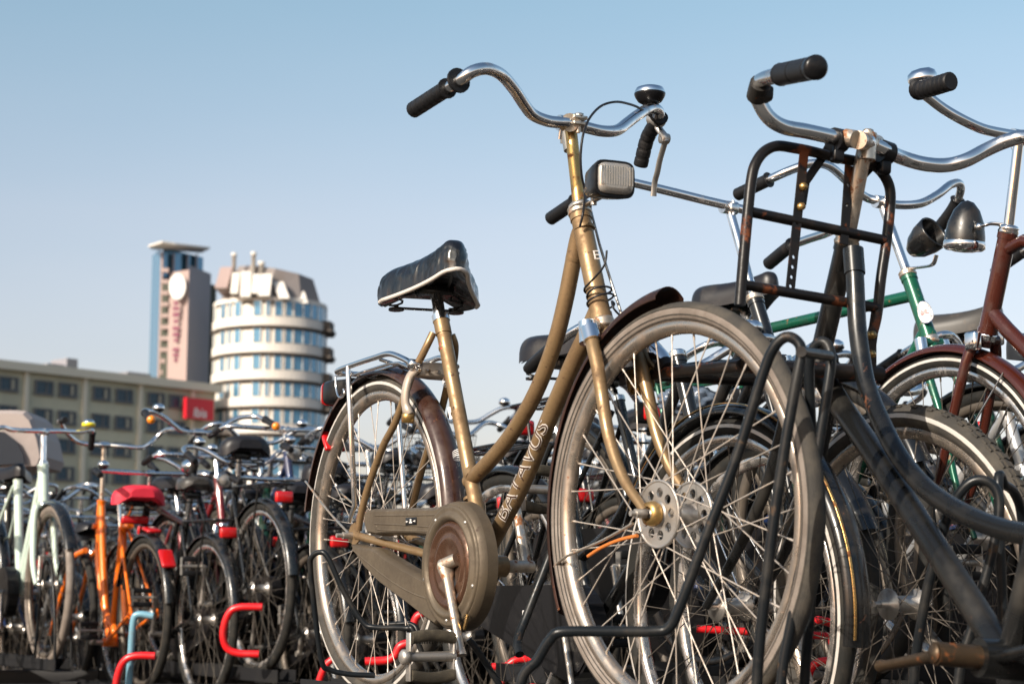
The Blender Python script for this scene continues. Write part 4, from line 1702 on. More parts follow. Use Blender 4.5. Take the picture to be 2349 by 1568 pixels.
mb.lathe([(.0850, .0005), (.0800, .007), (.0740, .008), (.0680, .004), (.0600, .003), (.0560, .006), (.0500, .0065), (.0440, .003), (.0200, .003)], c=cY, ax=(0, -1, 0), seg=60)
G.part('chaincase_disc', mb, parent=cco)
mb = MB().setmat(CASE)
for pl in (((590, 247), (860, 246), (1125, 247), (1105, 290), (1090, 325)), ((585, 312), (800, 322), (1055, 340)), ((415, 515), (500, 590), (640, 705), (760, 790), (880, 855), (1000, 900)), ((1040, 890), (1062, 980), (1095, 1060)), ((600, 330), (640, 360), (1060, 372))):
    mb.tube(smooth([A(*c4(x, y), yF - .001) for x, y in pl], 8), .0022, 8)
G.part('chaincase_bead', mb, parent=cco)
mb = MB().setmat(PLASTIC)
ec = A(*c4(870, 293), yF - .003)
mb.box(ec, (.048, .002, .0155), bev=.0009)
eo = G.part('emblem', mb, parent=cco)
mb = MB().setmat(WHITE)
for dx in (-.016, .016):
    mb.box(ec + Vector((dx, -.0012, 0)), (.009, .0008, .0012))
    mb.box(ec + Vector((dx * 1.2, -.0012, 0)), (.0012, .0008, .004))
for dx in (-.0042, 0, .0042):
    mb.lathe([(0, .0012), (.0019, .0012), (.0019, .0002)], c=ec + Vector((dx, 0, -.0025)), ax=(0, -1, 0), seg=8)
    mb.box(ec + Vector((dx * .6, -.0012, .0022)), (.0011, .0008, .005))
G.part('emblem_mark', mb, parent=eo)
# bottom split of the chaincase
mb = MB().setmat(BRASS)
mb.box(A(*c4(1300, 1080), yF - .006), (.006, .004, .03), R=Matrix.Rotation(.5, 3, 'Y'))
G.part('chaincase_clip', mb, parent=cco)

# cranks and pedals
b0, e0 = A(1022, 1297, -.098), A(1059, 1502, -.102)
mb = MB().setmat(CHROMER)
mb.tube([b0, b0.lerp(e0, .06), b0.lerp(e0, .16), b0.lerp(e0, .9), e0], [.0165, .0165, .0105, .0080, .0110], 14, flat=.8)
mb.tube([V3(G.bb, -.05), Vector((b0.x, -.108, b0.z))], .0125, 16)
mb.tube([b0 + Vector((-.004, -.006, 0)), b0 + Vector((.026, .010, .012))], .0125, 12)
co = G.part('crank', mb)


def pedal(e, sd, y0, y1, par):
    yc, L = (y0 + y1) / 2, abs(y1 - y0)
    mb = MB().setmat(mat('worn_pedal_rubber', (0.035, 0.03, 0.022), .75, dirt=.8, scale=60, bump=.6, bscale=400, dirtcol=(.12, .10, .07)))
    for dz in (-.033, .033):
        secs = []
        for k in range(9):
            t = k / 8
            secs.append(((t - .5) * L * .94, .027, .022 + .0 * t, dz + (.006 if dz > 0 else -.006) * math.sin(PI * t)))
        MXp = Matrix.Translation((e.x, yc, e.z)) @ Matrix.Rotation(PI / 2, 4, 'Z')
        mb.join(loft(secs, MXp, 14, 3.5))
        for k in range(16):
            mb.box(((k - 7.5) / 16 * L * .9, .0135, dz), (.0022, .002, .02), M=MXp)
    mb.m = [0] * len(mb.f)
    mb.mats = mb.mats[:1]
    po = G.part('pedal', mb, parent=par)
    mb = MB().setmat(ALU)
    mb.tube([(e.x, y0, e.z), (e.x, y1, e.z)], [.0098, .0088], 14)
    mb.lathe([(0, 0), (.014, 0), (.014, .012), (.010, .016), (0, .016)], c=(e.x, y1, e.z), ax=(0, sd, 0), seg=16)
    for yy in (y0 + sd * .004, y1 - sd * .0):
        mb.box((e.x, yy, e.z), (.018, .004, .088), bev=.0015)
    G.part('pedal_cage', mb, parent=po)


pedal(A(1040, 1504, -.12), -1, -.118, -.212, co)
cdir = (e0 - b0).normalized()
e1 = V3(G.bb) - Vector((cdir.x, 0, cdir.z)) * .172
mb = MB().setmat(CHROMER)
mb.tube([V3(G.bb, .085), Vector((e1.x, .098, e1.z))], [.012, .0085], 12, flat=.8)
mb.tube([V3(G.bb, .03), V3(G.bb, .10)], .0125, 14)
co2 = G.part('crank', mb)
pedal(Vector((e1.x, 0, e1.z)), 1, .118, .205, co2)

# rear carrier
cz = []
CH = MB().setmat(CHROME)
rr = [A(946, 834, -.052), A(925, 822, -.056), A(893, 811, -.062), A(860, 820, -.064), A(820, 833, -.064), A(775, 850, -.060)]
zz = [(p.x, p.z) for p in rr]
ll = [Vector((x, -p.y, z)) for (x, z), p in zip(zz, rr)]
endR, endL = rr[-1], ll[-1]
mid = [Vector((endR.x - .012, -.045, endR.z - .003)), Vector((endR.x - .014, 0, endR.z - .003)), Vector((endR.x - .012, .045, endR.z - .003))]
CH.tube(smooth(rr + mid + list(reversed(ll)), 5), .0062, 12)
ro = G.part('rear_carrier', CH)


def zr(x):
    X = [a for a, b in zz]
    if x >= X[0]:
        return zz[0][1]
    for i in range(len(zz) - 1):
        if zz[i + 1][0] <= x <= zz[i][0]:
            t = (x - zz[i][0]) / (zz[i + 1][0] - zz[i][0])
            return zz[i][1] + t * (zz[i + 1][1] - zz[i][1])
    return zz[-1][1]


for k in range(5):
    y = -.045 + k * .0225
    P_ = []
    for i in range(9):
        x = endR.x + (zz[0][0] - endR.x + .02) * i / 8
        P_.append((x, y, zr(min(x, zz[0][0])) - .016 + (.010 if i == 0 else 0)))
    mb = MB().setmat(CHROME)
    mb.tube(P_, .0034, 8)
    G.part('rod', mb, parent=ro)
mb = MB().setmat(CHROME)
for t in (.12, .62):
    x = endR.x + (zz[0][0] - endR.x) * t
    mb = MB().setmat(CHROME)
    mb.tube([(x, -.062, zr(x) - .006), (x, 0, zr(x) - .020), (x, .062, zr(x) - .006)], .0042, 8)
    G.part('cross_rod', mb, parent=ro)
mb = MB().setmat(CHROME)
mb.lathe([(0, -.012), (.011, -.010), (.011, .010), (0, .012)], c=A(949, 835, -.05), ax=(0, 1, 0), seg=14)
mb.tube([A(949, 836, -.05), A(944, 858, -.04)], .006, 8)
G.part('carrier_bolt', mb, parent=ro)
for lat, a, b in ((-.066, c3(378, 372), c3(433, 1490)), (.066, None, None)):
    mb = MB().setmat(CHROME)
    pa = A(*c3(378, 372), -.066)
    pb_ = A(*c3(433, 1490), -.070)
    if lat > 0:
        pa, pb_ = Vector((pa.x + .0, .066, pa.z)), Vector((pb_.x, .070, pb_.z))
        pa, pb_ = A(910, 880, .066), A(949, 1180, .068)
        pa = pa + (pa - pb_) * .12
        pb_ = V3(G.rh, .07)
    mb.tube([pa + Vector((0, 0, .015)), pa, pa.lerp(pb_, .93), pb_ if lat > 0 else V3(G.rh, -.07) + Vector((0, 0, .03))], [.0058, .0062, .0060, .0042], 12)
    G.part('carrier_stay', mb, parent=ro)
# tail light under the carrier
mb = MB()
tl = A(812, 893, 0)
x0 = A(767, 890, 0).x
MXt = Matrix.Translation((0, 0, 0))
bk = loft([(x0 + .008, .066, .050, tl.z), (x0 + .02, .075, .056, tl.z), (x0 + .055, .070, .054, tl.z), (x0 + .085, .045, .044, tl.z + .004), (x0 + .11, .02, .03, tl.z + .012)], None, 24, 5)
bk.mats = [PLASTIC]
to = G.part('tail_light', bk)
rl = loft([(x0 - .006, .050, .040, tl.z - .002), (x0, .070, .054, tl.z - .002), (x0 + .012, .074, .056, tl.z - .001)], None, 24, 5)
rl.mats = [REDL]
G.part('lens', rl, parent=to)
mb = MB().setmat(CHROME)
mb.tube(smooth([A(770, 862, -.042), A(771, 890, -.043), A(776, 908, -.044), A(784, 911, -.044), A(790, 902, -.044), A(788, 892, -.044)], 5), .0024, 8)
mb.tube([A(770, 862, -.042), A(800, 860, -.043)], .0024, 8)
G.part('wire_hook', mb, parent=to)
mb = MB().setmat(REDL)
mb.box(A(762, 1012, 0) + Vector((.004, 0, 0)), (.012, .05, .055), R=Matrix.Rotation(math.radians(-35), 3, 'Y'), bev=.004)
G.part('mudguard_reflector', mb, parent=rgo)
# ring lock
LK = mat('grey_lock_enamel', (0.42, 0.36, 0.30), 0.34, 0.35, dirt=0.7, scale=60, dirtcol=(.2, .16, .12))
l0 = A(983, 852, 0)
mb = MB().setmat(LK)
mb.join(loft([(-.034, .028, .018, -.004), (-.028, .040, .030, 0), (.0, .046, .034, 0), (.034, .046, .034, 0), (.040, .040, .028, 0)], Matrix.Translation(l0 + Vector((.012, 0, 0))) @ Matrix.Rotation(PI / 2, 4, 'Z') @ Matrix.Identity(4), 20, 5))
mb.mats = [LK]
mb.m = [0] * len(mb.f)
for sd in (-1, 1):
    mb.tube(smooth([l0 + Vector((0, sd * .025, .0)), Vector((A(957, 845, -.04).x, sd * .040, A(957, 845, -.04).z)), Vector((A(940, 865, -.05).x, sd * .05, A(940, 865, -.05).z)), Vector((A(931, 895, -.056).x, sd * .056, A(931, 895, -.056).z)),
                    Vector((A(930, 925, -.056).x, sd * .056, A(930, 925, -.056).z)), Vector((A(938, 950, -.05).x, sd * .050, A(938, 950, -.05).z))], 5), [.011] * 22 + [.012, .013, .013, .012], 14, flat=.75)
lko = G.part('ring_lock', mb)
mb = MB().setmat(BRASS)
mb.lathe([(0, -.012), (.013, -.011), (.014, .006), (.009, .012), (0, .012)], c=A(936, 957, -.05), ax=(0.2, 0, 1), seg=14)
G.part('lock_barrel', mb, parent=lko)
mb = MB().setmat(RUBBER)
mb.tube(smooth([A(965, 905, 0), A(957, 930, .0), A(952, 960, .01), A(955, 985, .015)], 4), [.0035] * 9 + [.006, .007, .007, .003], 8)
G.part('cable_end', mb, parent=lko)

# dynamo on the left fork blade
D0, D1 = A(1483, 793, .075), A(1522, 838, .075)
mb = MB().setmat(CHROMEC)
mb.tube([D0, D0.lerp(D1, .1), D0.lerp(D1, .75), D1], [.0165, .021, .021, .018], 20)
dy = G.part('dynamo', mb)
mb = MB().setmat(PLASTIC)
mb.tube([D1, D1 + (D1 - D0).normalized() * .014], [.019, .015], 16)
mb.tube([A(1468, 776, .07), D0], [.010, .014], 12)
G.part('dynamo_cap', mb, parent=dy)
mb = MB().setmat(BRASS)
mb.lathe([(.013, -.016), (.018, -.016), (.018, .016), (.013, .016)], c=A(1459, 873, .06), ax=(.35, 0, -1), seg=16, closed=True)
mb.box(A(1477, 855, .068), (.020, .012, .05), bev=.003)
mb.box(A(1463, 895, .064), (.026, .018, .016), bev=.003)
mb.lathe([(0, -.012), (.009, -.012), (.009, .010), (0, .012)], c=A(1490, 850, .07), ax=(0, 1, 0), seg=12)
mb.lathe([(0, -.006), (.013, -.006), (.013, .006), (0, .006)], c=A(1487, 878, .07), ax=(0, 1, 0), seg=12)
G.part('dynamo_bracket', mb, parent=dy)

# lettering and marks
ud = (V3(q(1250, 985)) - V3(q(1165, 1172))).normalized()
up_n = Vector((-ud.z, 0, ud.x))
# text frame: x along the tube, wrap round it with the outward direction towards -y
yv = up_n
zv = Vector((.45, -.89, 0))
zv = (zv - ud * zv.dot(ud)).normalized()
yv = zv.cross(ud).normalized()
if ud.cross(yv).dot(zv) < 0:
    yv = -yv
cen = V3(q(1207, 1078, -.016)) + Vector((0, 0, 0))
MXw = Matrix((ud, yv, zv)).transposed().to_4x4()
cenT = Vector((cen.x, 0, cen.z))
tp = [q(1259, 962), q(1204, 1097), q(1150, 1202)]
cenT = V3(q(1211, 1078)) 
twist = Matrix.Rotation(0.0, 4, 'X')
for (sz, m_, off, lf) in ((.036, HEM, .0010, .0008), (.036, DARKP, -.0006, .0016)):
    text_mesh('BATAVUS', sz, m_, frA, 'lettering', M=Matrix.Translation(cenT) @ MXw @ Matrix.Diagonal((1.55, 1, 1, 1)), wrap=.0165, offset=off, lift=lf)


def band(c_px, r, m_, parent, wd_=.003, arc=(-PI, PI)):
    a, b = V3(G.seat), bbA
    d_ = (b - a).normalized()
    c = V3(q(*c_px))
    mb = MB().setmat(m_)
    mb.lathe([(r, -wd_ / 2), (r, wd_ / 2)], c=c, ax=d_, seg=24, a0=arc[0], a1=arc[1])
    return G.part('painted_band', mb, parent=parent)


for py in (872, 875.5, 879):
    band((1031 + (py - 872) * .12, py), .0155, WHITE, frA, .0009)
band((1033, 870), .01555, DARKP, frA, .010, (-.2, 1.6))
for py in (1036, 1040, 1044, 1048):
    band((1055 + (py - 1036) * .12, py), .0155, WHITE, frA, .0010)
for py in (792, 796, 800):
    band((1021, py), .01555, REDP, frA, .0008, (-.3, .4))
mb = MB().setmat(REDP)
cR = V3(q(1023, 797))
dS = (bbA - V3(G.seat)).normalized()
vs = []
for k in range(20):
    a = 2 * PI * k / 20
    u2, s2 = .009 * math.cos(a), .010 * math.sin(a)
    ph = u2 / .0155 - .15
    fwd = Vector((.80, -.60, 0))
    fwd = (fwd - dS * fwd.dot(dS)).normalized()
    side = dS.cross(fwd).normalized()
    vs.append(cR + dS * s2 + fwd * math.cos(ph) * .0158 + side * math.sin(ph) * -.0158)
mb.add(vs, [tuple(range(20))], False)
G.part('red_badge', mb, parent=frA)
# head tube sticker letter E, seat tube monogram B, as on the decals
hd = (V3(G.hb) - V3(G.ht)).normalized()


def tube_text(txt, px, d_, r, size, m_, parent, roll=0.0, off=0.0):
    y_ = -d_
    z_ = Vector((.80, -.60, 0))
    z_ = (z_ - y_ * z_.dot(y_)).normalized()
    x_ = y_.cross(z_).normalized()
    z_ = x_.cross(y_).normalized()
    Mx = Matrix((x_, y_, z_)).transposed().to_4x4()
    o_ = text_mesh(txt, size, m_, parent, 'lettering', offset=off, lift=0)
    me = o_.data
    bm = bmesh.new()
    bm.from_mesh(me)
    c = V3(q(*px))
    for v in bm.verts:
        a = v.co.x / r + roll
        v.co = c + Mx.to_3x3() @ Vector((math.sin(a) * (r + .001), v.co.y, math.cos(a) * (r + .001)))
    bm.to_mesh(me)
    bm.free()
    return o_


tube_text('E', (1363, 597), hd, .0184, .026, HEM, frA, roll=.35)
tube_text('B', (1044, 952), dS, .0152, .030, WHITE, frA, roll=-.1, off=.003)
tube_text('B', (1044, 952), dS, .0158, .030, DARKP, frA, roll=-.1, off=-.0015)


def hub_discs(W):
    for s in (-1, 1):
        mb = MB().setmat(ALU)
        outer = [(.053 * math.cos(2 * PI * k / 40), .053 * math.sin(2 * PI * k / 40)) for k in range(40)]
        holes = []
        for h_ in range(9):
            a = 2 * PI * h_ / 9
            cx_, cz_ = .035 * math.cos(a), .035 * math.sin(a)
            holes.append([(cx_ + .0082 * math.cos(-2 * PI * k / 10), cz_ + .0082 * math.sin(-2 * PI * k / 10)) for k in range(10)])
        mb.prism(outer, holes, s * .034 - .002, s * .034 + .002)
        mb.lathe([(.052, -.003), (.056, -.003), (.056, .003), (.052, .003)], c=(0, s * .034, 0), ax=(0, 1, 0), seg=40, closed=True)
        mb.build('hub_flange', None, W)
    mb = MB().setmat(BRASS)
    mb.lathe([(.012, -.058), (.019, -.056), (.021, -.045), (.018, -.038)], ax=(0, 1, 0), seg=22)
    mb.build('hub_cone', None, W)


make_wheel(G.root, V3(G.rh), .35, 0, stripe=True, tyre=TYRE, rim=RIM, tw=.0185, rf=.026)
make_wheel(G.root, V3(G.fh), .35, 0, steer=Matrix.Rotation(math.radians(3.0), 3, 'Z'), tyre=TYRE, rim=RIM, disc=hub_discs, rf=.050, hubr=.018, wall=TYREP, hw=.034, spoke_r=.00135, tw=.0185, nspoke=36)
for s in (-1, 1):
    mb = MB().setmat(ALU)
    mb.tube([V3(G.rh, s * .062), V3(G.rh, s * .085)], .0085, 6)
    mb.tube([V3(G.rh, s * .085), V3(G.rh, s * .100)], .0050, 10)
    G.part('axle_nut', mb)
    mb = MB().setmat(ALU)
    mb.tube([V3(G.fh, s * .058), V3(G.fh, s * .078)], .0085, 6)
    mb.tube([V3(G.fh, s * .078), V3(G.fh, s * .088)], .0048, 10)
    G.part('axle_nut', mb)
GR_AX = G

# ================================================================== black transport bicycle, right foreground
hB = Vector((-math.sin(math.radians(16)), math.cos(math.radians(16)), 0))
leanB = math.radians(-4.8)
_t = Frame((0, 0, 0), hB, leanB)
fB = at(1700, 1390, 3.30)
FB = Frame(fB - _t.d * 1.15 - _t.up * .35, hB, leanB)
Bp, qb = FB.p, FB.q
bbB = qb(2312, 1512)
rhB = (bbB[0] - .52, .35)
T = Bike(FB, 'bicycle', 'black transport bicycle with rusty carrier frame hung on its handlebar, nearest at the right', lod=0, paint=BLACKM, mud=BLACK,
         fh=(1.15, .35), bb=bbB, seat=(bbB[0] - .19, bbB[1] + .50), sad=(bbB[0] - .24, bbB[1] + .66), ht=qb(1941, 560), hb=qb(1884, 806), st=qb(1990, 322), steer=-14)
T.rh = rhB
topB = smooth([V3(qb(*p)) for p in ((1958, 578), (1962, 650), (1966, 740), (1975, 815), (1990, 890), (2020, 965), (2062, 1045), (2122, 1118), (2200, 1172), (2290, 1210), (2380, 1228), (2500, 1235))], 6)
downB = [V3(qb(1882, 850)), V3(qb(1925, 925)), V3(qb(2020, 1062)), V3(qb(2312, 1512))]
frB = T.frame(top=topB, down=smooth(downB, 5), rt=.0155, rd=.0200, rs=.0165, rh=.0185)
for pa_, pb_, r_ in ((V3(qb(1957, 572)), V3(qb(1961, 628)), .0178), (V3(qb(1884, 812)), V3(qb(1880, 850)), .0205), (V3(bbB, -.045), V3(bbB, .045), .027)):
    mb = MB().setmat(BLACKM)
    mb.tube([pa_, pb_], r_, 20)
    T.part('lug', mb, parent=frB)
T.headset(CHROMER)
T.SM = Matrix.Translation(V3(T.hb)) @ T.S3.to_4x4() @ Matrix.Translation(-V3(T.hb))
T.fork(rb=.0135, crown=False)
sB = T.stem(CHROMER, r=.0135, clamp=False)
mb = MB().setmat(CHROMER)
mb.tube([Bp(1968, 321, .035), Bp(2010, 330, -.035)], .0158, 18)
mb.tube([V3(qb(1990, 322)) - Vector((0, 0, .035)), V3(qb(1990, 322)) + Vector((0, 0, .012))], .0155, 18)
mb.lathe([(0, 0), (.009, 0), (.009, .008), (0, .008)], c=V3(qb(1991, 316)) + Vector((0, 0, .006)), seg=6)
mb.tube([Bp(1940, 315, .052), Bp(1962, 319, .042)], .0150, 14)
T.part('clamp', mb, parent=sB)
lb_ = [Bp(1990, 325, .006), Bp(1950, 322, .03), Bp(1905, 313, .08), Bp(1850, 301, .13), Bp(1798, 291, .175), Bp(1764, 270, .205), Bp(1742, 235, .225), Bp(1733, 205, .235), Bp(1745, 186, .24), Bp(1775, 175, .243), Bp(1862, 157, .245)]
rb_ = [Bp(1990, 325, -.006), Bp(2032, 345, -.045), Bp(2070, 362, -.09), Bp(2120, 376, -.13), Bp(2170, 379, -.17), Bp(2215, 368, -.20), Bp(2260, 345, -.235), Bp(2305, 325, -.265), Bp(2350, 314, -.29), Bp(2400, 318, -.30), Bp(2500, 330, -.30)]
T.bars(right=rb_, left=lb_, r=.0128, gl=.120, gr=.0180, ribs=2, flare=1.04)
mb = MB().setmat(PLASTIC)
mb.lathe([(0, -.006), (.0185, -.004), (.0195, .010), (.015, .015), (0, .015)], c=Bp(1866, 156, .245), ax=(lb_[-1] - lb_[-2]), seg=20)
T.part('grip_cap', mb)
mb = MB().setmat(mat('old_lever_clamp', (.03, .028, .026), .5, .3, rust=.5, scale=60))
mb.tube([Bp(1745, 190, .24), Bp(1736, 222, .232)], .0175, 14)
mb.box(Bp(1752, 216, .225), (.03, .026, .026), bev=.006)
T.part('lever_clamp', mb)
# carrier frame on the bar
fwdB = (FB.M.to_3x3() @ (T.S3 @ Vector((1, 0, 0)))).normalized()
P0 = FB.M @ V3(T.st) + fwdB * .035


def cp(px, py, off=0.0):
    r = ray(px, py)
    t = (P0 + fwdB * off - EYE).dot(fwdB) / r.dot(fwdB)
    return FB.Mi @ (EYE + r * t)


loop = [cp(*p) for p in ((1697, 700), (1705, 600), (1716, 480), (1723, 416), (1732, 378), (1752, 349), (1782, 335), (1824, 340), (1864, 348), (1912, 360), (1969, 371), (2005, 380), (2029, 404), (2042, 437), (2041, 485), (2033, 557), (2021, 638), (2012, 720), (2000, 770))]
mb = MB().setmat(BLACKR)
mb.tube(smooth(loop, 5), .0092, 14)
cao = T.part('front_carrier', mb)
for a, b in (((1722, 486), (2030, 551)), ((1700, 652), (2014, 706))):
    mb = MB().setmat(BLACKR)
    mb.tube([cp(*a), cp(*b)], .0088, 14)
    T.part('cross_tube', mb, parent=cao)


def strip(pts, w_, off, name='perforated_strip', holes=(), m=BLACKR, th=.003):
    P = [cp(px, py, off) for px, py in pts]
    sd = (T.S3 @ Vector((0, 1, 0)))
    fw = (T.S3 @ Vector((1, 0, 0)))
    mb = MB().setmat(m)
    vs, fs = [], []
    for p in P:
        for a, b in ((-1, -1), (1, -1), (1, 1), (-1, 1)):
            vs.append(p + sd * a * w_ / 2 + fw * b * th / 2)
    for i in range(len(P) - 1):
        for k in range(4):
            fs.append((i * 4 + k, i * 4 + (k + 1) % 4, i * 4 + 4 + (k + 1) % 4, i * 4 + 4 + k))
    mb.add(vs, fs, False)
    mb.add(vs[:4], [(3, 2, 1, 0)], False)
    mb.add(vs[-4:], [(0, 1, 2, 3)], False)
    o_ = T.part(name, mb, parent=cao)
    return o_


def holed_strip(a, b, w_, off, holes, name='perforated_strip'):
    """flat bar between two points with real holes"""
    pa, pb = cp(*a, off), cp(*b, off)
    L_ = (pb - pa).length
    x_ = (pb - pa).normalized()
    fw = (T.S3 @ Vector((1, 0, 0)))
    y_ = fw
    z_ = x_.cross(y_).normalized()
    y_ = z_.cross(x_)
    Mx = Matrix((x_, y_, z_)).transposed().to_4x4()
    Mx.translation = pa
    mb = MB().setmat(BLACKR)
    hs = []
    for t in holes:
        c = L_ * t
        hs.append([(c + .0034 * math.cos(-2 * PI * k / 10), .0034 * math.sin(-2 * PI * k / 10)) for k in range(10)])
    mb.prism([(0, -w_ / 2), (L_, -w_ / 2), (L_, w_ / 2), (0, w_ / 2)], hs, -.0015, .0015, M=Mx)
    return T.part(name, mb, parent=cao)


strip([(1905, 330), (1893, 352), (1846, 420), (1838, 470)], .019, .006)
holed_strip((1845, 345), (1812, 668), .0175, -.006, (.30, .52, .76, .83, .90, .965))
strip([(2030, 352), (2010, 372), (1965, 420), (1942, 470)], .019, .006)
holed_strip((1948, 380), (1936, 560), .0175, -.004, (.25, .5, .8))
for px, py, lt in ((1922, 322, .062), (2030, 350, -.048)):
    mb = MB().setmat(PLASTIC)
    c = Bp(px, py, lt)
    dv = (lb_[1] - lb_[3]).normalized() if lt > 0 else (rb_[1] - rb_[3]).normalized()
    mb.tube([c - dv * .011, c + dv * .011], .0205, 18)
    mb.box(c - Vector((0, 0, .024)), (.02, .02, .03), bev=.004)
    T.part('hook_clamp', mb, parent=cao)
for px, py in ((1842, 428), (1837, 474), (1917, 357), (2000, 768), (1999, 812)):
    mb = MB().setmat(BRASS)
    mb.lathe([(0, .008), (.006, .006), (.0075, 0), (.0075, -.006)], c=cp(px, py, -.008), ax=-(T.S3 @ Vector((1, 0, 0))), seg=12)
    T.part('bolt', mb, parent=cao)
strip([(2012, 700), (2006, 740), (1999, 790), (1999, 852)], .020, .0)
# carrier platform, seen almost edge on
fl_ = (T.S3 @ Vector((1, 0, 0)))
nr, nl = cp(2015, 857), cp(1700, 838)
mb = MB().setmat(BLACKR)
rim_ = [nr, nr + fl_ * .29, nl + fl_ * .29, nl]
mb.tube(fillet([nr, nr + fl_ * .29 + Vector((0, 0, .015)), nl + fl_ * .29 + Vector((0, 0, .015)), nl], .04), .0105, 12)
mb.tube([nr + (nr - nl).normalized() * .006, nl], .0125, 12)
pl = T.part('carrier_platform', mb, parent=cao)
for k in range(4):
    mb = MB().setmat(BLACKM)
    t = (k + .6) / 4.4
    a, b = nr.lerp(nl, .04) + fl_ * (.29 * t), nr.lerp(nl, .96) + fl_ * (.29 * t)
    mb.box((a + b) / 2 + Vector((0, 0, .008 + .015 * t)), ((b - a).length, .045, .014), R=Matrix(((b - a).normalized(), fl_, Vector((0, 0, 1)))).transposed(), bev=.002)
    T.part('slat', mb, parent=cao)
# chrome lamp low on the head, chaincase, cranks
mb = MB().setmat(PLASTIC)
c = Bp(1885, 880, .0) + Vector((.06, 0, 0))
mb.lathe([(0, -.05), (.02, -.045), (.032, -.02), (.036, .012)], c=c, ax=(-.5, -.2, .1), seg=20)
ll_ = T.part('headlight', mb)
mb = MB().setmat(CHROMEC)
mb.lathe([(.036, .010), (.038, .018), (.030, .022), (0, .024)], c=c, ax=(-.5, -.2, .1), seg=20)
T.part('lens', mb, parent=ll_)
T.seatpost(CHROME)
T.saddle(BLACKSAD)
T.mudguards(front=(25, 190), rear=(-10, 170), Rm=.376)
T.chaincase(BLACKM, y0=-.075, y1=-.05)
mb = MB().setmat(CHROMER)
bo_ = V3(bbB)
for sd in (-1, 1):
    mb = MB().setmat(mat('greasy_brown_steel', (0.10, 0.068, 0.042), .35, .7, rust=.7, dirt=.9, scale=40, dirtcol=(.03, .024, .018)))
    b_ = Vector((bbB[0], sd * .095, bbB[1]))
    e_ = b_ + Vector((sd * .168, sd * .006, -sd * .022))
    mb.tube([b_, b_.lerp(e_, .1), b_.lerp(e_, .9), e_], [.017, .011, .009, .012], 14, flat=.8)
    mb.tube([(bbB[0], sd * .03, bbB[1]), (bbB[0], sd * .110, bbB[1])], .016, 16)
    mb.lathe([(0, 0), (.014, 0), (.014, .004), (0, .006)], c=(bbB[0], sd * .110, bbB[1]), ax=(0, sd, 0), seg=16)
    T.part('crank', mb)
    if sd > 0:
        continue
    mb = MB().setmat(RUBBER)
    for dz in (-.03, .03):
        mb.box((e_.x, sd * .155, e_.z + dz), (.024, .09, .022), bev=.005)
    T.part('pedal', mb)
make_wheel(T.root, V3(T.rh), .35, 0, tyre=TYREK, rim=RIMD, spokem=SPOKED)
make_wheel(T.root, T.SM @ V3(T.fh), .35, 0, steer=T.S3, tyre=TYREK, rim=RIMC, stripe=True, spokem=SPOKED)
mb = MB().setmat(GOLDB)
mb.join(mudguard_mb(T.fh, .3772, 30, 188, .006, 60, GOLDB, yoff=.017, flange=False, drop=.001))
mb.v = [tuple(T.SM @ Vector(p)) for p in mb.v]
mb.mats = [GOLDB]
T.part('gold_line', mb)

# ================================================================== bare wheel held in the rack, far right
WH = at(2070, 1385, 3.12)
fw_ = empty('bicycle_remains', Matrix.Translation(WH) @ Matrix.Rotation(math.atan2(.865, -.50) , 4, 'Z'))
tag(fw_, 'single bicycle wheel with worn grey treaded tyre left in the rack at the far right', 'bicycle wheel')
mb = MB().setmat(ALU)
mb.tube([(0, -.065, 0), (0, .065, 0)], .0048, 8)
mb.build('axle', None, fw_)
make_wheel(fw_, Vector((0, 0, 0)), .35, 0, tyre=TYRE, rim=RIM, stripe=True, tread=True, spokem=SPOKED, tw=.0215)

# ================================================================== black bicycle with straight chrome bar behind the carrier
HI = 1.5 + .14 - .35
LO = 1.5 - .01 - .35


def Fr(X, Y, z, d_=DV, lean=0.0):
    return Frame((X, Y, z), d_, lean)


FF = Fr(.15, 4.95, HI)
f_, qf = FF.p, FF.q
K = Bike(FF, 'bicycle', 'black bicycle with long straight chrome handlebar behind the carrier frame', lod=0, paint=BLACK, fh=(1.10, .35), ht=qf(1733, 690), hb=qf(1770, 812), st=qf(1672, 476), sad=(.21, .87), seat=(.27, .74), staym=BLACK)
frK = K.frame(style='swoop', rh=.0185)
_H, _B = V3(K.ht), V3(K.bb)
_a = _H + (V3(K.hb) - _H) * .86
_m = _a.lerp(_B, .5) + Vector((-.01, 0, -.03))
_u = (_a - _B).normalized()
_z = Vector((.45, -.89, 0))
_z = (_z - _u * _z.dot(_u)).normalized()
_y = _z.cross(_u).normalized()
text_mesh('Batavus', .026, HEM, frK, 'lettering', M=Matrix.Translation(_m) @ Matrix((_u, _y, _z)).transposed().to_4x4(), wrap=.016, lift=.0012)
K.headset(CHROMER)
K.fork()
K.stem(CHROMEC)
rb_ = [f_(1672, 472, -.006), f_(1620, 460, -.06), f_(1540, 440, -.14), f_(1460, 421, -.225), f_(1415, 412, -.265), f_(1385, 420, -.285), f_(1345, 446, -.295), f_(1262, 502, -.30)]
lb_ = [f_(1672, 472, .006), f_(1730, 487, .06), f_(1800, 502, .13), f_(1868, 517, .20), f_(1905, 526, .25), f_(1895, 535, .272), f_(1850, 550, .285), f_(1812, 566, .29), f_(1762, 606, .30)]
K.bars(right=rb_, left=lb_, gl=.120, gr=.0175, ribs=0)
K.seatpost()
K.saddle(BLACKSAD)
K.mudguards(front=(24, 170), rear=(-10, 172))
cc_ = K.chaincase(PLASTIC)
K.cranks(-60)
K.rear_rack(BLACK)
K.tail_light()
wheels(K, tyre=TYREK, rim=RIMD, spokem=SPOKED)

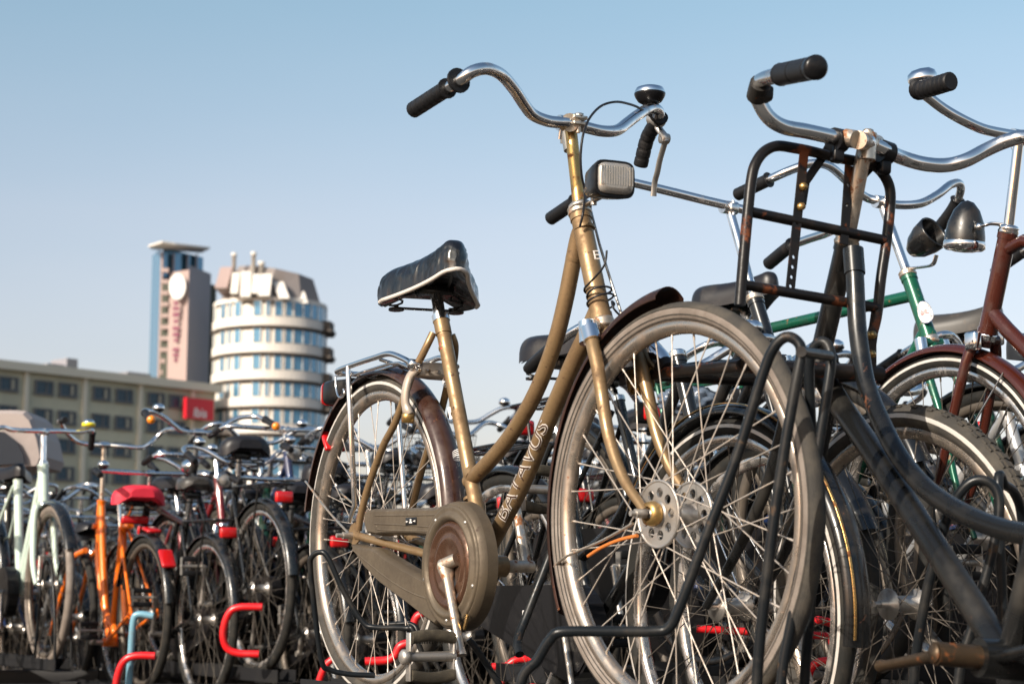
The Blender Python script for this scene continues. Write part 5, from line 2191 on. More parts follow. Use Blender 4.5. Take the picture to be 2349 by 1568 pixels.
# ================================================================== green gentleman's bicycle
FG = Fr(.555, 5.05, HI)
g_, qg = FG.p, FG.q
E_ = Bike(FG, 'bicycle', 'green bicycle with chipped paint, round decal and green rear carrier', lod=0, paint=GREEN, fh=(1.10, .35), ht=qg(2084, 634), hb=qg(2132, 775), st=qg(2022, 464), sad=(.17, 1.09), seat=(.255, qg(1660, 772)[1] - .02), sstay=None, staym=BLACK)
frG = E_.frame(style='men', top=[V3(qg(2100, 676)), V3(qg(1770, 752)), V3(qg(1660, 778))], rh=.0190, rt=.0150, rd=.0165)
E_.headset(CHROMER)
E_.fork()
E_.stem(CHROME, r=.0118)
rb_ = [g_(2022, 462, -.006), g_(1992, 455, -.03), g_(1965, 438, -.07), g_(1935, 408, -.115), g_(1900, 380, -.165), g_(1862, 375, -.205), g_(1822, 387, -.24), g_(1775, 407, -.27), g_(1690, 447, -.29)]
lb_ = [g_(2022, 462, .006), g_(2060, 470, .05), g_(2110, 467, .10), g_(2150, 447, .16), g_(2180, 424, .22), g_(2200, 421, .26), g_(2203, 440, .28), g_(2186, 480, .29), g_(2148, 530, .295)]
E_.bars(right=rb_, left=lb_, gl=.115, gr=.0165, ribs=0)
E_.seatpost()
E_.saddle(BLACKSAD, L=.29, Wd=.22, H=.075)
E_.mudguards(front=(24, 160), rear=(-10, 172), fm=BLACK, rm=BLACK)
E_.chaincase(PLASTIC)
E_.cranks(-100)
E_.rear_rack(GREEN, z=.84, x0=-.25, x1=.17, w_=.065, r=.0065, rods=3)
to = E_.tail_light(z=.765, x=-.262)
mb = MB().setmat(PLASTIC)
mb.box((-.27, 0, .765), (.02, .125, .065), bev=.008)
E_.part('reflector_plate', mb, parent=to)
for y in (-.03, .03):
    mb = MB().setmat(REDL)
    mb.box((-.281, y, .765), (.006, .05, .05), bev=.002)
    E_.part('reflector', mb, parent=to)
lk = E_.lock(PLASTIC)
mb = MB().setmat(PLASTIC)
lb0 = g_(1690, 912, -.03)
mb.box(lb0, (.10, .05, .045), bev=.008)
lb1 = E_.part('lock_body', mb, parent=lk)
xd = Matrix.Translation(lb0 + Vector((-.005, -.0262, 0))) @ Matrix.Rotation(PI / 2, 4, 'X')
text_mesh('AXA', .022, mat('grey_print', (.35, .35, .35), .5), lk, 'lettering', M=xd)
# lamp without its glass
mb = MB().setmat(BLACK)
lc = FG.p(2128, 545, -.02)
axl = (FG.M.to_3x3().inverted() @ Vector((.50, -.62, .42))).normalized()
mb.lathe([(0, -.062), (.016, -.058), (.032, -.036), (.041, -.008), (.044, .022), (.042, .026), (.039, .020), (.036, -.006), (.02, -.035), (0, -.045)], c=lc, ax=axl, seg=28)
lo_ = E_.part('headlight', mb, label='black headlight without its glass')
mb = MB().setmat(CHROME)
mb.tube(smooth([V3(E_.ht) + Vector((.0, 0, .02)), g_(2118, 612, -.01), g_(2140, 606, -.02), g_(2148, 585, -.02)], 4), .0065, 10, flat=.5)
E_.part('bracket', mb, parent=lo_)
# round decal on the head tube
axG = (V3(E_.hb) - V3(E_.ht)).normalized()
dc = V3(qg(2125, 722))


def decal(r0, m_, lift, sx=.72):
    mb = MB().setmat(m_)
    vs = [dc]
    fwd = (Vector((.62, -.78, 0)) - axG * Vector((.62, -.78, 0)).dot(axG)).normalized()
    side = axG.cross(fwd)
    for k in range(28):
        a = 2 * PI * k / 28
        ph = r0 * sx * math.cos(a) / .019
        vs.append(dc + axG * r0 * math.sin(a) + (fwd * math.cos(ph) + side * math.sin(ph)) * (.019 + lift))
    vs[0] = dc + fwd * (.019 + lift)
    mb.add(vs, [(0, k + 1, (k + 1) % 28 + 1) for k in range(28)], True)
    return E_.part('decal', mb, parent=frG)


decal(.0305, BLUEP, .0006)
decal(.0285, WHITE, .0010)
decal(.0185, WHITE, .0012)


def decal_text(txt, size, ang, m_, flip=False):
    fwd = (Vector((.62, -.78, 0)) - axG * Vector((.62, -.78, 0)).dot(axG)).normalized()
    side = axG.cross(fwd)
    for i, ch in enumerate(txt):
        a = math.radians(ang[0] + (ang[1] - ang[0]) * i / max(1, len(txt) - 1))
        o_ = text_mesh(ch, size, m_, frG, 'lettering')
        bm = bmesh.new()
        bm.from_mesh(o_.data)
        ro = a - PI / 2 if not flip else a + PI / 2
        for v in bm.verts:
            x, y = v.co.x, v.co.y
            x2, y2 = x * math.cos(ro) - y * math.sin(ro), x * math.sin(ro) + y * math.cos(ro)
            X, Y = .0235 * math.cos(a) + x2, .0235 * math.sin(a) + y2
            ph = X * .72 / .019
            v.co = dc - axG * Y + (fwd * math.cos(ph) - side * math.sin(ph) * -1) * .0206 if False else dc - axG * Y + (fwd * math.cos(ph) + (-side) * math.sin(ph)) * .0206
        bm.to_mesh(o_.data)
        bm.free()


decal_text('LOCOMOTIEF', .0085, (160, 20), BLUEP)
decal_text('DIEREN', .0085, (-140, -40), BLUEP, True)
mb = MB().setmat(REDP)
fwd = (Vector((.62, -.78, 0)) - axG * Vector((.62, -.78, 0)).dot(axG)).normalized()
for (dy_, dz_, sx, sz) in ((-.003, 0, .016, .006), (-.006, .005, .004, .007), (.003, .004, .006, .004), (0, -.005, .018, .002)):
    mb.box(dc + fwd * .0200 + fwd.cross(axG) * dy_ - axG * dz_, (sx, .0014, sz), R=Matrix((fwd.cross(axG), fwd, -axG)).transposed())
E_.part('decal_picture', mb, parent=frG)
wheels(E_, tyre=TYREK, rim=RIMD, spokem=SPOKED)

# ================================================================== oxblood bicycle at the right edge
rf_ = at(2165, 1172, 3.90)
FR = Frame(rf_ - Vector((DN[0], DN[1], 0)).normalized() * 1.12 - Vector((0, 0, .35)), DN)
r_, qr = FR.p, FR.q
X_ = Bike(FR, 'bicycle', 'oxblood red bicycle with black bullet headlight at the right edge', lod=0, paint=OXBLOOD, mud=OXBLOOD, fh=(1.12, .35), ht=qr(2312, 535), hb=qr(2264, 765), st=qr(2338, 315), sad=(.20, .98))
X_.frame(style='men', top=[V3(qr(2306, 575)), V3(qr(2349, 552)), V3(X_.seat) + Vector((0, 0, -.03))], down=[V3(qr(2272, 712)), V3(qr(2310, 755)), V3(X_.bb)], rh=.0195, rd=.0170)
X_.headset(CHROME)
X_.fork(crown=False, rb=.0125)
X_.stem(CHROMEC)
lb_ = [r_(2338, 312, .006), r_(2300, 306, .06), r_(2255, 296, .12), r_(2210, 276, .17), r_(2165, 250, .21), r_(2128, 222, .245), r_(2106, 206, .265), r_(2103, 203, .275), r_(2125, 203, .285), r_(2182, 186, .29)]
rb_ = [Vector((2 * X_.st[0] * 0 + p.x, -p.y, p.z)) for p in lb_]
X_.bars(right=rb_, left=lb_, gl=.105, gr=.0195, ribs=7)
pb = r_(2118, 190, .255)
mb = MB().setmat(CHROMEC)
axb = (FR.M.to_3x3().inverted() @ Vector((-.25, -.25, 1))).normalized()
mb.lathe([(.030, .006), (.031, .012), (.028, .022), (.018, .029), (0, .031)], c=pb, ax=axb, seg=24)
bo = X_.part('bell', mb)
mb = MB().setmat(CHROME)
mb.lathe([(0, -.016), (.014, -.014), (.026, -.004), (.030, .006)], c=pb, ax=axb, seg=24)
mb.tube([pb - axb * .02, r_(2108, 208, .265)], .006, 8)
mb.tube([r_(2092, 203, .262), r_(2108, 206, .262)], .006, 8)
X_.part('bell_base', mb, parent=bo)
mb = MB().setmat(BLACK)
lc = r_(2215, 524, .02)
axl = Vector((.16, .0, -1)).normalized()
mb.lathe([(0, -.062), (.014, -.057), (.028, -.040), (.039, -.012), (.0435, .016), (.044, .030)], c=lc, ax=axl, seg=30)
lo_ = X_.part('headlight', mb, label='black bullet headlight hanging lens down')
mb = MB().setmat(CHROMEC)
mb.lathe([(.044, .028), (.0455, .032), (.0455, .044), (.040, .048)], c=lc, ax=axl, seg=30)
X_.part('lamp_ring', mb, parent=lo_)
mb = MB().setmat(LENS)
mb.lathe([(.041, .046), (.02, .052), (0, .053)], c=lc, ax=axl, seg=30)
X_.part('lens', mb, parent=lo_)
mb = MB().setmat(CHROME)
mb.tube(smooth([r_(2240, 522, .03), r_(2262, 516, .03), r_(2275, 513, .02), r_(2308, 516, 0)], 4), .0065, 10, flat=.5)
mb.lathe([(0, -.004), (.008, -.004), (.008, .004), (0, .004)], c=r_(2244, 520, .035), ax=(0, 1, 0), seg=12)
X_.part('bracket', mb, parent=lo_)
X_.mudguards(front=(56, 168), rear=(-10, 170))
for px, py, l in ((2232, 782, .045), (2284, 772, -.045)):
    mb = MB().setmat(CHROMEC)
    mb.box(r_(px, py, l), (.034, .022, .040), bev=.005)
    X_.part('crown_block', mb)
X_.seatpost()
X_.saddle(GREYSAD)
X_.chaincase(PLASTIC)
X_.cranks(-80)
wheels(X_, tyre=TYREK, rim=RIMC, stripe=True, spokem=SPOKED)

# ================================================================== further bicycles of the first rows
near = []


def generic(fr, label, lod=1, paint=BLACK, style='swoop', sadm=BLACKSAD, barp=DUTCH, rack=True, case=True, tyre=None, rim=RIMD, mudm=None, lampm=CHROMEC, sad=(.225, .96), st=(.765, 1.08), crank=-70,
            sadk=None, group=None, basket=False, taillight=True, steer=0, lamp=True, case_m=None, stripe=False, rackm=BLACK, name='bicycle', guards=True, grey=None):
    b = Bike(fr, name, label, lod=lod, paint=paint, mud=mudm or BLACK, sad=sad, st=st, steer=steer, group=group)
    b.frame(style=style)
    if lod < 2:
        b.headset()
    b.fork(crown=lod < 2)
    b.stem(clamp=lod < 2)
    b.bars(prof=barp)
    b.seatpost()
    b.saddle(sadm, **(sadk or {}))
    if guards:
        b.mudguards(front=(24, 165), rear=(-10, 172))
    if case:
        b.chaincase(case_m or PLASTIC)
    b.cranks(crank)
    if rack:
        b.rear_rack(rackm)
    if taillight:
        b.tail_light()
    if lamp:
        b.lamp(m=lampm)
    if lod == 1:
        b.bell(len(b.barP) * 3 // 4)
    if basket:
        B_ = MB().setmat(mat('black_wire_basket', (.02, .02, .022), .5))
        c = V3(b.ht) + Vector((.19, 0, .02))
        n = 9
        for k in range(n + 1):
            t = k / n
            for (u0, v0, u1, v1) in ((-.13, -.17, -.13, .17), (.13, -.17, .13, .17), (-.13, -.17, .13, -.17), (-.13, .17, .13, .17)):
                x, y = u0 + (u1 - u0) * t, v0 + (v1 - v0) * t
                B_.tube([c + Vector((x * .8, y * .8, -.12)), c + Vector((x, y, .12))], .0018, 3, caps=False)
        for z in (-.12, -.06, 0, .06, .12):
            s = .8 + .2 * (z + .12) / .24
            B_.tube([c + Vector((x * s, y * s, z)) for x, y in ((-.13, -.17), (.13, -.17), (.13, .17), (-.13, .17))], .0022, 4, closed=True)
        for k in range(6):
            B_.tube([c + Vector((-.1 + .2 * k / 5, -.136, -.12)), c + Vector((-.1 + .2 * k / 5, .136, -.12))], .0018, 3)
        b.part('basket', B_)
    wheels(b, tyre=tyre or TYRE, rim=rim, stripe=stripe)
    b.finish()
    return b


# low black bicycle whose saddle and carrier show through the gold frame
b = generic(Fr(-.02, 4.75, LO), 'black bicycle parked low behind the gold frame, its saddle left of the gold fork', lod=1, sad=(.33, 1.03), tyre=TYREK, rim=RIMC, st=(.765, .90), lamp=False)
cs = [c for c in b.root.children if c.name.startswith('chaincase')][0]
xd = Matrix.Translation(Vector((.25, -.0825, .325))) @ Matrix.Rotation(PI / 2, 4, 'X')
text_mesh('FA', .03, WHITE, cs, 'lettering', M=xd)
mb = MB().setmat(PLASTIC)
mb.box((-.10, -.065, .70), (.055, .006, .05), bev=.002)
hp = b.part('hanger_plate', mb)
mb = MB().setmat(WHITE)
for y in (-.012, .012):
    for z in (-.012, .012):
        mb.lathe([(0, .002), (.005, .002), (.005, 0)], c=(-.10 + y, -.068, .70 + z), ax=(0, -1, 0), seg=8)
b.part('plate_hole', mb, parent=hp)
generic(Fr(1.22, 5.30, HI), 'dark green bicycle with grey saddle behind the oxblood bicycle', lod=1, paint=BOTTLE, sadm=GREYSAD, sad=(.20, 1.04), sadk=dict(L=.28, Wd=.24, H=.075), tyre=TYREK)
generic(Fr(1.52, 5.00, HI), 'cream bicycle with pale top tube at the right edge behind the oxblood bicycle', lod=1, paint=CREAM, style='men', sadm=BLACKSAD, sad=(.20, 1.02), tyre=TYREK)
generic(Fr(.36, 5.75, LO), 'navy bicycle parked low behind the green bicycle', lod=1, paint=NAVY, tyre=TYREK, st=(.765, 1.0), lamp=False)
generic(Fr(.96, 5.60, LO), 'silver bicycle parked low behind the bare wheel', lod=1, paint=SILVERP, tyre=TYREK, style='straight', st=(.765, 1.0), rim=RIMC)
generic(Fr(.10, 6.25, LO), 'black bicycle parked low deep behind the gold front wheel, left half', lod=1, tyre=TYREK, st=(.765, .95), lamp=False)
generic(Fr(.66, 6.15, LO), 'matt black bicycle parked low deep behind the gold front hub', lod=1, paint=BLACKM, tyre=TYREK, st=(.765, .95), lamp=False)
generic(Fr(1.30, 6.45, LO), 'black bicycle with twin tubes parked low deep behind the treaded wheel', lod=1, tyre=TYREK, style='straight', st=(.765, .95), lamp=False)
generic(Fr(1.34, 3.75, LO, DN), 'black bicycle parked low between the treaded wheel and the oxblood bicycle', lod=1, tyre=TYREK, st=(.765, .88), lamp=False, taillight=False)
# plastic bag tied on the green bicycle's carrier
mb = MB()
BAG = mat('thin_grey_plastic_bag', (0.10, 0.13, 0.18), 0.22, 0, coat=0.8, bump=0.8, bscale=60)
vs, fs = [], []
bc = FG.M @ Vector((-.02, -.04, .775))
bm = bmesh.new()
bmesh.ops.create_icosphere(bm, subdivisions=4, radius=1)
for v in bm.verts:
    p = v.co
    n_ = 1 + .16 * math.sin(9 * p.x + 5 * p.y) * math.cos(8 * p.z) + .10 * math.sin(17 * p.y + 6 * p.z)
    v.co = Vector((p.x * .085 * n_, p.y * .06 * n_, p.z * .040 * n_))
bm.verts.index_update()
mb.add([v.co.copy() for v in bm.verts], [[v.index for v in f.verts] for f in bm.faces], True)
bm.free()
o = mb.build('plastic_bag', BAG)
o.location = bc
tag(o, 'crumpled dark plastic bag stuffed under the green carrier', 'bag')

# ================================================================== racks of the near row
def hoop(pts, d0, d1, r, label, group=None, m=None, tail=True, name='rack_hoop', cat='rack hoop', n=None):
    P = []
    k = len(pts)
    for i, (px, py) in enumerate(pts):
        P.append(at(px, py, d0 + (d1 - d0) * i / (k - 1)))
    if tail:
        P = [P[0] + Vector((0, 0, -.25))] + P + [P[-1] + Vector((0, 0, -.25))]
    S = smooth(P, 7)
    c = S[0].copy()
    mb = MB()
    mb.tube([p - c for p in S], r, 14)
    o_ = mb.build(name, m or HOOP)
    o_.location = c
    tag(o_, label, cat, group)
    return o_


gh = 'black tube hoops of the bicycle rack'
hoop([(1190, 1600), (1235, 1510), (1264, 1464), (1292, 1448), (1400, 1447), (1500, 1447), (1535, 1438), (1560, 1390), (1620, 1230), (1690, 1048), (1750, 858), (1775, 798), (1802, 773), (1828, 782), (1838, 812), (1822, 900), (1792, 1080), (1762, 1300), (1735, 1600)],
     2.62, 2.52, .0080, 'black tube rack hoop in front of the gold front wheel, with long flat base', gh)
hoop([(1845, 1600), (1858, 1400), (1868, 1200), (1862, 1000), (1856, 850), (1866, 800), (1884, 784), (1900, 794), (1906, 830), (1897, 900), (1880, 1010), (1850, 1200), (1820, 1400), (1790, 1600)],
     2.72, 2.62, .0080, 'narrow black rack hoop under the head of the transport bicycle', gh)
mb = MB()
a, b = at(1838, 806, 2.53), at(1902, 816, 2.64)
mb.tube([Vector((0, 0, 0)), b - a], .0080, 12)
o = mb.build('rack_hoop_link', HOOP)
o.location = a
tag(o, 'short black bar linking the two hoops beside the transport bicycle head', 'rack bar')
hoop([(2095, 1600), (2118, 1400), (2150, 1260), (2182, 1165), (2215, 1115), (2250, 1100), (2282, 1118), (2293, 1165), (2275, 1270), (2235, 1420), (2195, 1600)], 2.75, 2.68, .0078, 'black rack hoop gripping the loose treaded wheel', gh)
hoop([(2350, 1600), (2352, 1400), (2345, 1200), (2330, 1135), (2305, 1112), (2290, 1118)], 2.9, 2.75, .0078, 'black rack hoop at the right edge behind the treaded wheel', gh)
hoop([(860, 1548), (800, 1545), (757, 1535), (738, 1515), (722, 1400), (712, 1300), (716, 1276), (733, 1266), (752, 1277), (788, 1355), (832, 1425), (862, 1438), (930, 1440), (952, 1455), (1003, 1600)], 3.60, 3.50, .0056, 'black rack hoop left of the gold rear wheel', gh, tail=False)
hoop([(790, 1274), (800, 1290), (870, 1403), (882, 1429), (945, 1431), (964, 1462), (1005, 1530), (1030, 1600)], 4.05, 3.95, .0056, 'thin black rack hoop seen through the spokes of the gold rear wheel', gh, tail=False)
hoop([(1075, 1465), (1095, 1490), (1140, 1560), (1165, 1600)], 3.9, 3.9, .0075, 'black rack bar sloping below the gold pedal', gh, tail=False)
hoop([(1275, 1240), (1240, 1330), (1205, 1420), (1187, 1470), (1192, 1500)], 3.35, 3.25, .0085, 'black rack arm leaning left of the gold front wheel', gh, tail=False)

RH = 'red handles of the racks'


def red(pts, d, lab, r=.013, m=None, cat='rack handle', name='red_rack_loop', d1=None):
    return hoop(pts, d, d1 or d, r, lab, RH if m is None else None, m or REDH, tail=False, name=name, cat=cat)


red([(602, 1391), (548, 1392), (524, 1408), (512, 1450), (520, 1484), (546, 1497), (594, 1499)], 6.9, 'red C-shaped rack handle below the black bicycle with the round saddle', .0145)
red([(356, 1503), (312, 1503), (286, 1514), (271, 1545), (262, 1600)], 6.9, 'red rack handle at the bottom left below the orange bicycle', .0145)
red([(1142, 1600), (1157, 1536), (1172, 1519), (1190, 1511), (1228, 1511)], 5.4, 'red rack handle curving up below the gap between the gold wheels', .011)
red([(1128, 1528), (1172, 1529), (1214, 1546), (1232, 1590)], 5.3, 'red rack handle curving down below the gap between the gold wheels', .011)
red([(766, 1509), (749, 1523), (735, 1553), (724, 1600)], 6.0, 'red rack handle left of the gold rear wheel', .012)
red([(972, 1404), (956, 1414), (948, 1434)], 5.8, 'short red rack handle behind the gold chaincase', .013)
red([(942, 1472), (918, 1481), (906, 1502), (888, 1513), (838, 1516)], 5.6, 'red rack handle behind the gold pedal', .013)
red([(1598, 1441), (1700, 1447), (1800, 1452), (1900, 1458), (1930, 1462)], 4.3, 'long straight red rack handle behind the gold front wheel', .0095)
red([(1836, 1432), (1858, 1424), (1884, 1422), (1906, 1428), (1932, 1438)], 4.2, 'curved orange red rack handle right of the gold front wheel', .0105)
red([(1846, 1600), (1857, 1541), (1870, 1522), (1884, 1516), (1906, 1514)], 3.9, 'red rack handle at the bottom under the black mudguard', .009)
red([(352, 1412), (318, 1408), (306, 1424), (300, 1500), (292, 1610)], 6.95, 'pale blue bent tube standing in front of the orange bicycle', .0135, SKYBLUE, 'rack tube', 'rack_tube')
mb = MB()
mb.box((0, 0, 0), (.034, .02, .03), bev=.004)
o = mb.build('rack_tag', REDH)
o.location = at(1917, 1464, 4.2)
tag(o, 'small red plate at the end of the long red rack handle', 'rack plate')


def tray_for(fr, label, length=1.75):
    mb = MB().setmat(STEELB)
    for y in (-.038, .038):
        mb.box((.55, y, .008), (length, .004, .05))
    mb.box((.55, 0, -.016), (length, .08, .004))
    o_ = mb.build('rack_tray', None)
    o_.matrix_world = fr.M
    tag(o_, label, 'rack tray', 'steel trays under the near bicycles')
    return o_


tray_for(FA, 'steel tray under the wheels of the gold bicycle')
tray_for(FB, 'steel tray under the wheels of the black transport bicycle')
tray_for(FF, 'steel tray under the black bicycle with straight chrome handlebar')
tray_for(FG, 'steel tray under the wheels of the green bicycle')
tray_for(FR, 'steel tray under the wheels of the oxblood bicycle')


def rack_frame(zc, half, label, x0, x1):
    r_o = empty('bicycle_rack', Matrix.Translation((0, zc, 0)))
    tag(r_o, label, 'rack', 'steel frames carrying the upper rows')
    for dy in (-half, half):
        mb = MB().setmat(STEELB)
        mb.box(((x0 + x1) / 2, dy, 1.13), (x1 - x0, .06, .07), bev=.006)
        mb.build('beam', None, r_o)
    bm_ = MB().setmat(STEELB)
    bm_.box((0, 0, .6), (.07, .07, 1.15))
    me = bm_.mesh('post')
    x = x0 + .3
    while x < x1:
        for dy in (-half, half):
            o_ = bpy.data.objects.new('post', me)
            COL.objects.link(o_)
            o_.parent = r_o
            o_.location = (x, dy, 0)
        x += 2.4
    return r_o


rack_frame(3.6, .75, 'steel frame under the nearest row of bicycles', -.5, 3.5)
rack_frame(8.1, .75, 'steel frame under the second row of bicycles', -4.5, 4.5)
rack_frame(12.6, .75, 'steel frame under the third row of bicycles', -6, 6)
rack_frame(16.8, .75, 'steel frame under the fourth row of bicycles', -7, 7)
rack_frame(21.2, .75, 'steel frame under the fifth row of bicycles', -8, 8)

# ================================================================== second row
def Fd(X, Y, h, dirn, lean=0.0):
    return Frame((X, Y, 1.5 + h - .35), dirn, lean)


g2 = None
fm_ = at(112, 1340, 7.8)
FM = Frame(fm_ - Vector((DV[0], DV[1], 0)).normalized() * 1.12 - Vector((0, 0, .35)), DV)
qm, mp = FM.q, FM.p
mint = Bike(FM, 'bicycle', 'pale mint green bicycle with fat white tubes and brown tyre at the far left', lod=1, paint=MINT, fh=(1.12, .35), bb=qm(46, 1357), seat=qm(41, 1100), ht=qm(99, 1066), hb=qm(100, 1152), st=qm(100, 990), sad=qm(30, 1072))
mint.frame(top=[V3(qm(98, 1090)), V3(qm(46, 1345))], down=[V3(qm(100, 1140)), V3(qm(50, 1357))], rt=.021, rd=.021, rs=.021, rh=.025)
mint.headset()
mint.fork(rb=.017, crown=False)
mint.stem(CHROMEC, r=.014)
mint.bars(right=[mp(100, 988, -.006), mp(60, 987, -.1), mp(25, 985, -.18), mp(5, 980, -.24), mp(-25, 985, -.28), mp(-60, 990, -.29)], left=[mp(100, 988, .006), mp(140, 988, .1), mp(180, 990, .2), mp(205, 986, .26), mp(212, 992, .28), mp(208, 1030, .29)], gl=.09)
mint.seatpost()
mint.saddle()
mint.mudguards(front=(24, 120), rear=(-10, 172), fm=BLACK, rm=BLACK)
mint.chaincase(PLASTIC)
mint.cranks(-80)
wheels(mint, tyre=TYREP, rim=RIMD)
mb = MB().setmat(YELLOWP)
mb.lathe([(0, .012), (.030, .014), (.032, .022), (.030, .030), (0, .032)], c=mp(203, 984, .25), seg=16)
yb = mint.part('bell_base', mb)
mb = MB().setmat(CHROMEC)
mb.lathe([(.026, .028), (.026, .036), (.016, .045), (0, .047)], c=mp(203, 984, .25), seg=16)
mint.part('bell', mb, parent=yb)

ro_ = at(330, 1408, 8.0)
FO = Frame(ro_ - Vector((0, 0, .35)), DN)
qo, op_ = FO.q, FO.p
org = Bike(FO, 'bicycle', 'bright orange bicycle with red plush saddle cover and red rear lights', lod=1, paint=ORANGE, fh=(1.08, .33), bb=qo(254, 1472), seat=qo(284, 1195), ht=qo(233, 1146), hb=qo(229, 1200), st=qo(239, 1020), sad=qo(309, 1118))
org.frame(top=smooth([V3(qo(233, 1160)), V3(qo(236, 1280)), V3(qo(243, 1400)), V3(qo(254, 1472))], 4), down=smooth([V3(qo(229, 1195)), V3(qo(226, 1290)), V3(qo(240, 1390)), V3(qo(262, 1440)), V3(qo(262, 1470))], 4), rt=.018, rd=.018, rs=.016, rh=.020)
mb = MB().setmat(ORANGE)
mb.tube(smooth([V3(qo(300, 1205)), V3(qo(284, 1215)), V3(qo(284, 1300)), V3(qo(288, 1430))], 4), .016, 9)
org.part('seat_tube', mb)
org.SM = Matrix.Identity(4)
org.fork(pts=[op_(224, 1262, -.03), op_(208, 1280, -.045), op_(196, 1330, -.05), op_(180, 1395, -.055), op_(164, 1455, -.055)], rb=.0155, crown=False)
org.stem(CHROMER, r=.0125)
org.bars(left=[op_(239, 1020, .006), op_(205, 1019, .07), op_(178, 1013, .13), op_(160, 1000, .18), op_(146, 982, .215), op_(140, 972, .235), op_(136, 966, .25), op_(150, 962, .26)], right=[op_(239, 1020, -.006), op_(280, 1023, -.08), op_(325, 1026, -.17), op_(345, 1016, -.21), op_(362, 1000, -.25), op_(385, 985, -.28), op_(430, 985, -.29)], gl=.07)
org.seatpost()
org.saddle(REDSAD, L=.27, Wd=.25, H=.085)
org.mudguards(front=None, rear=(20, 172), rm=BLACK)
wheels(org, tyre=TYREK, rim=RIMD)
org.cranks(-20)
for px, py, sx, ang in ((345, 1240, .10, -42), (378, 1294, .10, -70)):
    mb = MB().setmat(REDL)
    c_ = op_(px, py, 0)
    ra_ = math.atan2(c_.z - .35, c_.x)
    c_ = Vector((.383 * math.cos(ra_), 0, .35 + .383 * math.sin(ra_)))
    mb.box(c_, (.018, .066, sx), R=Matrix.Rotation(-ra_, 3, 'Y'), bev=.008)
    org.part('reflector', mb)
mb = MB().setmat(REDL)
mb.box(op_(309, 1192, 0), (.03, .13, .038), bev=.01)
org.part('tail_light', mb)

k1 = generic(Fd(-1.03, 7.30, .05, DN), 'black bicycle with round black saddle, chrome headlamp and amber bar ends', sad=(.25, .98), st=(.765, 1.05), sadk=dict(L=.26, Wd=.225, H=.08), tyre=TYREK, rim=RIMC, barp=UPRISE, stripe=False)
for s in (0, -1):
    mb = MB().setmat(AMBER)
    mb.lathe([(0, -.02), (.017, -.015), (.019, .0), (.014, .012), (0, .014)], c=k1.barP[s], ax=(1, 0, 0), seg=12)
    k1.part('amber_reflector', mb)

protos = {
    'oma': generic(Fd(-.62, 8.75, .08, DV), 'black ladies bicycle with swept chrome handlebar right behind the gold rear wheel', tyre=TYREK),
    'men': generic(Fd(-.42, 7.45, .02, DN), 'black bicycle with level top tube left of the gold rear wheel, red light towards us', style='men', barp=FLAT, st=(.79, 1.02), tyre=TYREK, sadk=dict(L=.27, Wd=.16, H=.05), rim=RIMC),
    'str': generic(Fd(-1.42, 8.70, .10, DV), 'navy bicycle with twin sloping tubes between the orange and black bicycles', style='straight', paint=NAVY, barp=FLAT, st=(.77, 1.02), rackm=CHROME),
    'bsk': generic(Fd(.12, 7.42, .06, DN), 'bottle green bicycle with wire basket seen through the gold frame', paint=BOTTLE, basket=True, barp=DUTCH, st=(.765, 1.04), rackm=CHROME),
}


def put(key, fr, label, paint=None, sadm=None, steer=0):
    src = protos[key].root
    pm = protos[key].paint
    sw = {}
    if paint is not None:
        sw[pm] = paint
    if sadm is not None:
        sw[BLACKSAD] = sadm
    c = copy_tree(src, None, sw)
    c.matrix_world = fr.M
    c['label'] = label
    c['group'] = 'bicycles in the second row'
    return c


for b in [mint.root, org.root, k1.root] + [p.root for p in protos.values()]:
    b['group'] = 'bicycles in the second row'
put('oma', Fd(-3.05, 8.70, -.02, DV), 'black bicycle at the left edge, half hidden by the mint one', None)
put('str', Fd(-1.78, 9.0, .0, DV), 'maroon bicycle behind the orange one', MAROON)
put('men', Fd(-1.30, 7.62, -.08, DN), 'black bicycle just right of the orange one with grey saddle', BLACK, GREYSAD)
put('oma', Fd(-1.05, 8.80, -.03, DV), 'bottle green bicycle behind the amber tipped one', BOTTLE)
put('str', Fd(-.72, 7.48, -.03, DN), 'bottle green bicycle with black saddle, red light low, left of the gold rear wheel', BOTTLE)
put('str', Fd(-.28, 8.80, .00, DV), 'black bicycle seen through the upper spokes of the gold rear wheel', BLACK)
put('oma', Fd(-.14, 7.38, -.07, DN), 'black bicycle seen low through the gold chaincase gap', BLACKM)
put('men', Fd(.20, 8.72, .10, DV), 'silver bicycle seen between the gold wheels', SILVERP)
put('oma', Fd(.62, 8.85, .0, DV), 'black bicycle behind the gold front wheel, left half', None)
put('str', Fd(.52, 7.44, -.04, DN), 'maroon bicycle low behind the gold front hub', MAROON)
put('bsk', Fd(1.05, 8.70, .08, DV), 'black basket bicycle behind the right half of the gold front wheel', BLACK)
put('men', Fd(.98, 7.40, .05, DN), 'black bicycle far behind the transport bicycle carrier', BLACK)
put('oma', Fd(1.46, 8.80, -.02, DV), 'cream bicycle far behind the green head tube', CREAM)
put('str', Fd(1.42, 7.50, .08, DN), 'black bicycle far behind the treaded wheel', BLACK)
put('oma', Fd(1.90, 8.75, .06, DV), 'black bicycle far behind the oxblood fork', BLACKM)
put('men', Fd(1.88, 7.40, -.05, DN), 'navy bicycle far behind the oxblood wheel', NAVY)
put('bsk', Fd(2.34, 8.75, .0, DV), 'bottle green basket bicycle at the far right of the second row', None)
put('str', Fd(2.30, 7.50, .05, DN), 'orange bicycle deep behind the lower right corner', ORANGE)

